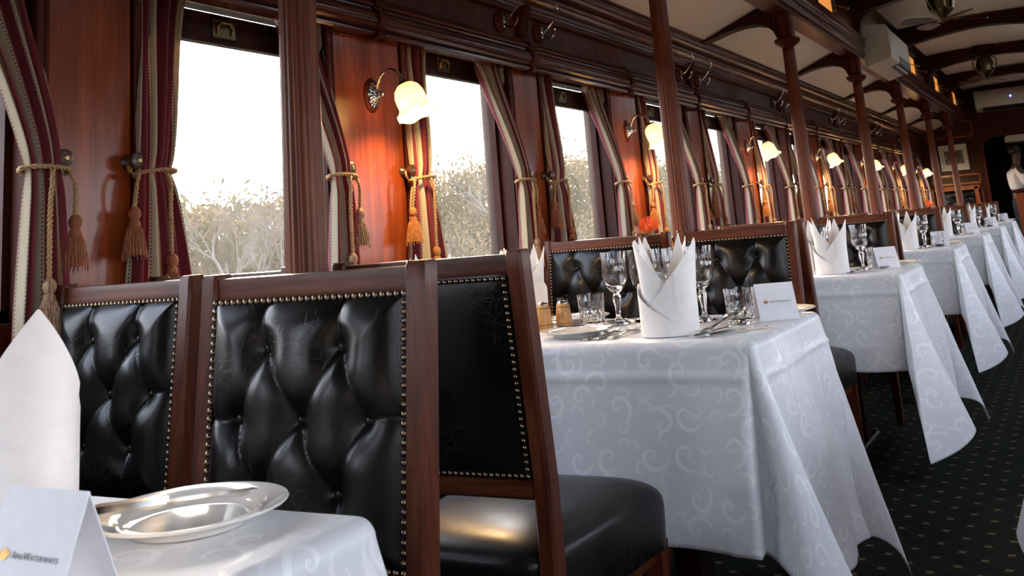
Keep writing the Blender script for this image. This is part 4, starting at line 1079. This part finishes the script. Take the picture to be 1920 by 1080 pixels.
def make_vase():
    root = empty('flower_vase'); s = MB(); s.lathe([(0, 0), (.028, 0), (.03, .004), (.026, .03), (.022, .08), (.026, .13), (.0245, .13), (.0205, .08), (.024, .03), (.024, .008), (0, .007)], 32); s.build('vase', M['crystal'], root, smooth=50)
    s = MB(); s.tube(smooth_path([(0, 0, .01), (.004, 0, .12), (0, 0, .24)]), .004, 8); s.build('stem', M['stem'], root)
    s = MB(); r2 = random.Random(5)
    for i in range(9):
        a = i * 2.4; h = .15 + .1 * r2.random(); d = .05 + .04 * r2.random(); b = Vector((math.cos(a) * .008, math.sin(a) * .008, h - .06)); e = Vector((math.cos(a) * d, math.sin(a) * d, h + .03)); sd = Vector((-math.sin(a), math.cos(a), 0))
        mid = (b + e) / 2 + Vector((0, 0, .008)); s.add([b - sd * .003, b + sd * .003, mid - sd * .008, mid + sd * .008, e], [(0, 1, 3, 2), (2, 3, 4)])
    lf = s.build('leaf', M['stem'], root); lf.modifiers.new('t', 'SOLIDIFY').thickness = .0012
    s = MB(); s.ball((0, 0, .262), .024, 14, 8)
    for i in range(150):
        z = 1 - 2 * (i + .5) / 150; 
        if z < -.35: continue
        a = i * 2.39996; q = math.sqrt(1 - z * z); d = Vector((q * math.cos(a), q * math.sin(a), z)); c = Vector((0, 0, .262)); s.tube([c + d * .02, c + d * .042 + Vector((0, 0, .004)), c + d * .05 + Vector((0, 0, .012))], [.0016, .0012, .002], 4)
    s.build('flower_head', M['petal'], root, smooth=50); return root
PROTO = {'napkin': make_napkin(), 'napkin1': make_napkin(True), 'goblet': make_goblet(), 'tumbler': make_tumbler(), 'fork': make_fork(), 'spoon': make_spoon(), 'knife': make_knife(), 'butter': make_butter(), 'plate': make_plate(), 'card': make_card(), 'salt': make_shaker(True), 'pepper': make_shaker(False), 'vase': make_vase()}
CAT = {'napkin': 'napkin', 'napkin1': 'napkin', 'goblet': 'wine glass', 'tumbler': 'tumbler', 'fork': 'fork', 'spoon': 'spoon', 'knife': 'knife', 'butter': 'knife', 'plate': 'plate', 'card': 'card', 'salt': 'salt shaker', 'pepper': 'pepper shaker', 'vase': 'vase'}
GRP = {'napkin': 'folded white napkins', 'napkin1': 'folded white napkins', 'goblet': 'cut crystal goblets', 'tumbler': 'cut crystal tumblers', 'fork': 'silver forks', 'spoon': 'silver spoons', 'knife': 'silver knives', 'butter': 'butter knives', 'plate': 'white side plates', 'card': 'white tent cards', 'salt': 'salt shakers', 'pepper': 'pepper shakers', 'vase': 'flower vases'}
pused = set()
ZC = ZT + .0012
def put(kind, x, y, rz, label, z=ZC, tilt=None):
    o = PROTO[kind] if kind not in pused else copy_tree(PROTO[kind]); pused.add(kind)
    o.location = (x, y, z); o.rotation_euler = (tilt or 0, 0, rz); tag(o, label, CAT[kind], GRP[kind]); return o
# --- big table in mid picture, every piece placed
T = 'on the large central table'
put('napkin', -.933, 2.43, R(26), 'white folded napkin standing at the front edge of the large central table')
put('tumbler', -.818, 2.645, .3, 'cut crystal tumbler beside the white card on the large central table')
put('goblet', -.948, 2.735, 0, 'cut crystal goblet right of the front napkin on the large table')
put('card', -.748, 2.735, R(28), 'white tent card with gold crown and lettering ' + T)
put('tumbler', -1.272, 2.69, .9, 'cut crystal tumbler beside the wooden shakers on the large table')
put('goblet', -1.218, 2.755, .4, 'cut crystal goblet just right of the left tumbler on the large table')
put('goblet', -1.152, 2.80, .8, 'cut crystal goblet behind the left edge of the front napkin, large table')
put('goblet', -1.068, 2.77, .2, 'cut crystal goblet directly behind the middle of the front napkin, large table')
put('goblet', -1.01, 2.72, .2, 'cut crystal goblet behind the right half of the front napkin, large table')
put('napkin', -1.10, 2.845, R(20) + PI, 'white folded napkin behind the front napkin on the large table')
put('salt', -1.352, 2.665, 0, 'pale wooden salt shaker marked with an encircled S beside a tumbler')
put('pepper', -1.402, 2.635, 0, 'pale wooden shaker left of the salt shaker, half hidden by a chair')
put('plate', -1.21, 2.455, 0, 'white side plate near the front edge of the large table by the forks')
put('butter', -1.275, 2.47, R(10), 'butter knife lying across the front side plate of the large table', ZC + .0195)
put('fork', -1.135, 2.345, R(93), 'silver fork next to the side plate on the large table')
put('fork', -1.105, 2.345, R(92), 'silver fork in the middle of the three beside the front napkin')
put('fork', -1.072, 2.36, R(90), 'silver fork closest to the front napkin of the large table')
put('knife', -.852, 2.345, R(80), 'silver knife nearest the front napkin on the large table')
put('knife', -.818, 2.36, R(62), 'silver knife farthest right on the large table, pointing to the card')
o = put('spoon', -.842, 2.415, R(86), 'silver spoon with its bowl towards the right tumbler on the large table', ZC + .004); o.rotation_euler.y = R(-3.5); o.scale = (1.12, 1.2, 1.2)
put('plate', -.772, 2.845, 0, 'white side plate behind the tent card at the far corner of the large table')
put('butter', -.80, 2.795, R(80), 'butter knife on the side plate behind the tent card of the large table', ZC + .0195)
put('knife', -1.00, 2.86, R(255), 'silver knife lying behind the front napkin and its right goblet')
put('spoon', -1.13, 2.90, R(245), 'silver spoon lying behind the forks on the far side of the large table')
put('plate', -1.40, 2.85, 0, 'white side plate behind the wooden shakers on the large table')
put('napkin', -1.62, 2.42, R(40), 'white folded napkin on the window side of the large table, tip above a chair rail')
for i, (x, y) in enumerate(((-1.80, 2.80), (-1.72, 2.78), (-1.64, 2.80))):
    put('goblet', x, y, i, 'cut crystal goblet on the window side of the large table, %s of three' % ('leftmost', 'middle', 'rightmost')[i])
put('napkin', -1.585, 2.86, R(190), 'white folded napkin at the far window side of the large table')
root = empty('menu_card', (-1.85, 2.56, ZC)); tag(root, 'plain white upright menu card leaning by the window pier on the large table', 'card')
s = MB(); s.box(-.002, .002, -.085, .075, 0, .228, m=Matrix.Rotation(R(-6), 4, 'Y')); s.build('menu_board', M['card'], root, smooth=0)
# --- nearest table
put('napkin1', -1.04, .73, R(-12), 'large white folded napkin at the left picture edge on the nearest table')
put('plate', -.862, .795, 0, 'gleaming white side plate at the lower left carrying a knife')
put('butter', -.930, .728, R(45), 'butter knife lying across the gleaming plate at the lower left', ZC + .018).scale = (1, 1.35, 1.9)
put('card', -.783, .57, R(0), 'white tent card in the lower left corner, its printed face towards the viewer')
# --- tables three to seven
for k in range(2, 7):
    b = P * (k - 1); tn = TN[k]; j = lambda a=.012: rnd.uniform(-a, a)
    put('napkin', -.985 + j(), 2.45 + b + j(), R(26) + j(.15), 'white folded napkin at the near side of the %s' % tn)
    put('goblet', -.895 + j(), 2.60 + b, j(3), 'cut crystal goblet right of the near napkin on the %s' % tn)
    put('goblet', -1.08 + j(), 2.66 + b, j(3), 'cut crystal goblet behind the near napkin on the %s' % tn)
    put('card', -.80 + j(), 2.70 + b + j(.03), R(26) + j(.12), 'white printed tent card at the aisle end of the %s' % tn)
    put('tumbler', -.86 + (.04 if k in (3, 5, 6) else 0) + j(), (2.80 if k in (2, 4) else 2.60) + b, j(3), 'cut crystal tumbler by the tent card on the %s' % tn)
    put('spoon', -.84 + j(), 2.45 + b, R(80), 'silver spoon before the tent card on the %s' % tn)
    put('knife', -.90 + j(), 2.36 + b, R(80), 'silver knife right of the near napkin on the %s' % tn)
    put('napkin', -1.13 + j(), 2.80 + b, R(200) + j(.2), 'white folded napkin at the far aisle side of the %s' % tn)
    put('goblet', -1.20 + j(), 2.62 + b, j(3), 'cut crystal goblet left of the near napkin on the %s' % tn)
    put('plate', -.775, 2.845 + b, 0, 'white side plate at the far aisle corner of the %s' % tn)
    put('napkin', -1.62 + j(), 2.44 + b, R(30) + j(.3), 'white folded napkin at the near window side of the %s' % tn)
    put('goblet', -1.55 + j(), 2.62 + b, j(3), 'cut crystal goblet on the window side of the %s' % tn)
    put('napkin', -1.68 + j(), 2.82 + b, R(190) + j(.3), 'white folded napkin at the far window side of the %s' % tn)
put('vase', -1.845, 4.64, 0, 'orange pincushion flower in a vase by the window, rising above a chair', ZC)
put('vase', -1.60, 13.55, 1, 'orange flower on the last table in front of the far columns', ZC)

# tufted banquette against the far wall
root = empty('banquette', (-1.60, Y1, 0)); tag(root, 'tufted black leather banquette with wooden frame against the far wall', 'bench')
s = MB()
B2 = [(.17, .7), (.5, .7), (.83, .7), (.33, .35), (.67, .35)]; S2 = [(B2[0], B2[3], 1), (B2[1], B2[3], 1), (B2[1], B2[4], 1), (B2[2], B2[4], 1)]
s.grid(lambda u, v: (lerp(-.30, .28, u), -.05 - tuft(u, v, B2, S2) * 1.4, lerp(.78, 1.21, v)), 40, 30); s.build('tufted_back', M['leather'], root, smooth=70)
s = MB(); s.box(-.30, .28, -.45, -.05, .40, .50, .03, seg=3); s.build('seat_cushion', M['leather'], root)
s = MB(); s.box(-.34, .33, -.05, 0, .0, 1.21); s.box(.28, .34, -.09, 0, 0, 1.26, .006); s.box(-.36, .36, -.09, 0, 1.21, 1.26, .006); s.box(-.30, .28, -.43, -.05, 0, .40); s.build('wood_frame', M['panel'], root, smooth=0)
# ------------------------------------------------------------------ outside: ground, thicket, trees
def bank(x, y):
    q = max(.3, y / -x); return sstep(16, 34, -x) * (3.0 + 1.6 * sstep(.7, 2.0, q)) + sstep(34, 80, -x) * 1.5
b = MB()
b.grid(lambda u, v: (lerp(-90, -2.6, u), lerp(-30, 110, v), -1.25 + bank(lerp(-90, -2.6, u), lerp(-30, 110, v)) + .25 * noise.noise(Vector((u * 14, v * 22, 0)))), 50, 60)
b.grid(lambda u, v: (lerp(2.0, 60, u), lerp(-40, 60, v), -1.25), 4, 4)
struct(b.build('ground', M['ground'], smooth=70))
def tree_mesh(seed, h, spread, depth=5, leafy=0.0):
    r2 = random.Random(seed); s = MB(); tips = []
    def grow(p, d, L, r, lev):
        n = 4; pts = [p]; q = p.copy(); dd = d.copy()
        for i in range(n):
            dd = (dd + Vector((r2.gauss(0, .16), r2.gauss(0, .16), r2.gauss(0.03, .12)))).normalized(); q = q + dd * L / n; pts.append(q.copy())
        s.tube(pts, [r * (1 - .45 * i / n) for i in range(n + 1)], 6 if lev < 2 else 4, cap=False)
        if lev >= depth: tips.append(q); return
        m = 3 if lev < 2 else r2.choice((2, 3, 3))
        for k in range(m):
            i = r2.randint(2, n); a = r2.uniform(0, 2 * PI); side = Vector((math.cos(a), math.sin(a), r2.uniform(-.1, .6))).normalized()
            nd = (dd * (.75 if k else 1.1) + side * spread).normalized(); grow(pts[i], nd, L * r2.uniform(.55, .78), r * .55, lev + 1)
    grow(Vector((0, 0, -.2)), Vector((r2.gauss(0, .08), r2.gauss(0, .08), 1)).normalized(), h * .42, h * .022, 0)
    return s, tips
def make_tree(seed, h, spread, depth=5, leaf=0):
    root = empty('bare_tree'); s, tips = tree_mesh(seed, h, spread, depth); s.build('branches', M['bark'], root, smooth=60)
    if leaf:
        r2 = random.Random(seed + 1); q = MB()
        for p in tips:
            for i in range(leaf):
                c = p + Vector((r2.gauss(0, .22), r2.gauss(0, .22), r2.gauss(0, .16))); a = Vector((r2.gauss(0, 1), r2.gauss(0, 1), r2.gauss(0, 1))).normalized() * .05; bb = a.orthogonal().normalized() * .025
                q.add([c - a, c + bb, c + a, c - bb], [(0, 1, 2, 3)])
        q.build('foliage', M['leaf'], root, smooth=0)
    return root
def norm_tree(o):
    zs = [v.co.z for ch in o.children for v in ch.data.vertices]; return max(zs)
tp = [make_tree(11, 4.2, .75, 6), make_tree(23, 3.6, .85, 6, 2), make_tree(37, 5.0, .65, 6), make_tree(41, 3.0, .9, 6, 4)]
TH = [norm_tree(o) for o in tp]
LBL = ['bare grey wide crowned tree in the thicket outside the windows', 'half leafless brown tree in the thicket outside the windows', 'tall bare tree rising above the thicket outside the windows', 'low bushy tree with olive leaves outside the windows']
r3 = random.Random(99); tu = set()
def rise(q): return lerp(1.0, 1.7, sstep(.7, 2.2, q))
RW = [max(math.hypot(v.co.x, v.co.y) for ch in o.children for v in ch.data.vertices) for o in tp]
spots = []; i = 0
for tr in range(4000):
    kind = (2, 1, 0, 1, 2, 3)[i % 6]; x = -r3.uniform(8, 15.5); q = r3.uniform(.55, 3.5); y = -x * q + r3.uniform(-1, 1)
    h = (3.1, 2.8, 4.0, 2.3)[kind] * r3.uniform(.8, 1.1) * rise(q) * lerp(.8, 1.1, (-x - 8) / 8); sc = h / TH[kind]; rad = RW[kind] * sc * .72
    if any(math.hypot(x - a, y - b) < .78 * (rad + c) for a, b, c in spots): continue
    spots.append((x, y, rad)); i += 1
    o = tp[kind] if kind not in tu else copy_tree(tp[kind]); tu.add(kind)
    o.location = (x, y, -1.2 + .02 * (-x - 9)); o.rotation_euler.z = r3.uniform(0, 6.28); o.scale = (sc * .72, sc * .72, sc)
    tag(o, LBL[kind], 'tree', ['wide bare trees outside', 'half leafless trees outside', 'tall bare trees outside', 'bushy trees outside'][kind])
    if i > 64: break
print('TREES', i)
# undergrowth nobody could count
q = MB(); r2 = random.Random(4)
for i in range(90000):
    x = -r2.uniform(18.6, 26); t = r2.uniform(.5, 3.6); y = -x * t; top = (3.0 + .7 * noise.noise(Vector((x * .2, y * .2, 3))) + .5 * noise.noise(Vector((x * .7, y * .7, 5)))) * rise(t)
    z = -1.1 + bank(x, y) * .8 + (top - .5 * bank(x, y)) * r2.random() ** .9 + (abs(r2.gauss(0, .35)) * rise(t) if r2.random() < .3 else 0)
    c = Vector((x, y, z)); a = Vector((r2.gauss(0, 1), r2.gauss(0, 1), r2.gauss(0, 1.3))).normalized() * r2.uniform(.08, .24); bb = a.orthogonal().normalized() * r2.uniform(.02, .06)
    q.add([c - a, c + bb, c + a, c - bb], [(0, 1, 2, 3)])
th = q.build('thicket', M['leaf'], None, smooth=0); tag(th, 'hazy dry undergrowth beyond the train windows', 'undergrowth', None, 'stuff')

# ------------------------------------------------------------------ sun, sky, camera
SUN = Vector((-.660, .713, .236)).normalized()
w = bpy.data.worlds.new('sky'); SC.world = w; w.use_nodes = True; nt = w.node_tree; nt.nodes.clear()
class WN(NT):
    def __init__(s, t): s.t = t
k = WN(nt); tc = k.n('ShaderNodeTexCoord'); sp = k.n('ShaderNodeSeparateXYZ'); k.l(tc.outputs['Generated'], sp.inputs[0])
dt = k.n('ShaderNodeVectorMath', operation='DOT_PRODUCT'); k.l(tc.outputs['Generated'], dt.inputs[0]); dt.inputs[1].default_value = SUN
g = k.mrange(dt.outputs['Value'], -.4, 1, 0, 1, 'LINEAR'); g2 = k.math('POWER', g, 5.0)
el = k.mrange(sp.outputs[2], 0, .75, 0, 1, 'LINEAR')
cold = k.ramp(el, [(0, (.90, .92, .96)), (.35, (.74, .81, .95)), (1, (.55, .66, .88))])
warm = k.ramp(el, [(0, (1, .86, .66)), (.3, (1, .91, .78)), (1, (.8, .82, .9))])
c = k.mix(g2, cold, warm)
below = k.mrange(sp.outputs[2], -.03, .0, 0, 1)
c = k.mix(below, (.16, .13, .10), c)
stren = k.math('MULTIPLY_ADD', g2, 4.0, 4.2); stren = k.math('MULTIPLY', stren, k.mrange(below, 0, 1, .5, 1, 'LINEAR'))
bg = k.n('ShaderNodeBackground'); k.l(c, bg.inputs[0]); k.l(stren, bg.inputs[1]); ow = k.n('ShaderNodeOutputWorld'); k.l(bg.outputs[0], ow.inputs[0])
ld = bpy.data.lights.new('sun', 'SUN'); ld.energy = 7.0; ld.color = (1, .72, .42); ld.angle = R(1.8)
so = bpy.data.objects.new('sun', ld); COL.objects.link(so); so.rotation_euler = (-SUN).to_track_quat('-Z', 'Y').to_euler(); so.location = (-20, 20, 10)

cd = bpy.data.cameras.new('camera'); cam = bpy.data.objects.new('camera', cd); COL.objects.link(cam)
yaw, pit, rol, F = 0.4975754946660917, 0.2024145545292496, 0.08147949300641952, 1850.0
f = Vector((-math.sin(yaw) * math.cos(pit), math.cos(yaw) * math.cos(pit), math.sin(pit))); r_ = Vector((math.cos(yaw), math.sin(yaw), 0)); u = r_.cross(f)
rr = r_ * math.cos(rol) - u * math.sin(rol); uu = u * math.cos(rol) + r_ * math.sin(rol)
m = Matrix((rr, uu, -f)).transposed().to_4x4(); m.translation = (0, 0, 1.03); cam.matrix_world = m
cd.sensor_width = 36; cd.sensor_fit = 'HORIZONTAL'; cd.lens = F / 1920 * 36; cd.shift_y = -(540 - 67.414) / 1920; cd.clip_start = .05; cd.clip_end = 400
cd.dof.use_dof = True; cd.dof.focus_distance = 2.6; cd.dof.aperture_fstop = 16
SC.camera = cam
SC.view_settings.view_transform = 'Standard'; SC.view_settings.look = 'None'; SC.view_settings.gamma = 1; SC.view_settings.use_curve_mapping = False
SC.view_settings.exposure = 1.35
SC.cycles.use_denoising = True; SC.cycles.max_bounces = 12; SC.cycles.transmission_bounces = 10; SC.cycles.transparent_max_bounces = 16; SC.cycles.sample_clamp_indirect = 6; SC.cycles.caustics_refractive = False; SC.cycles.caustics_reflective = False
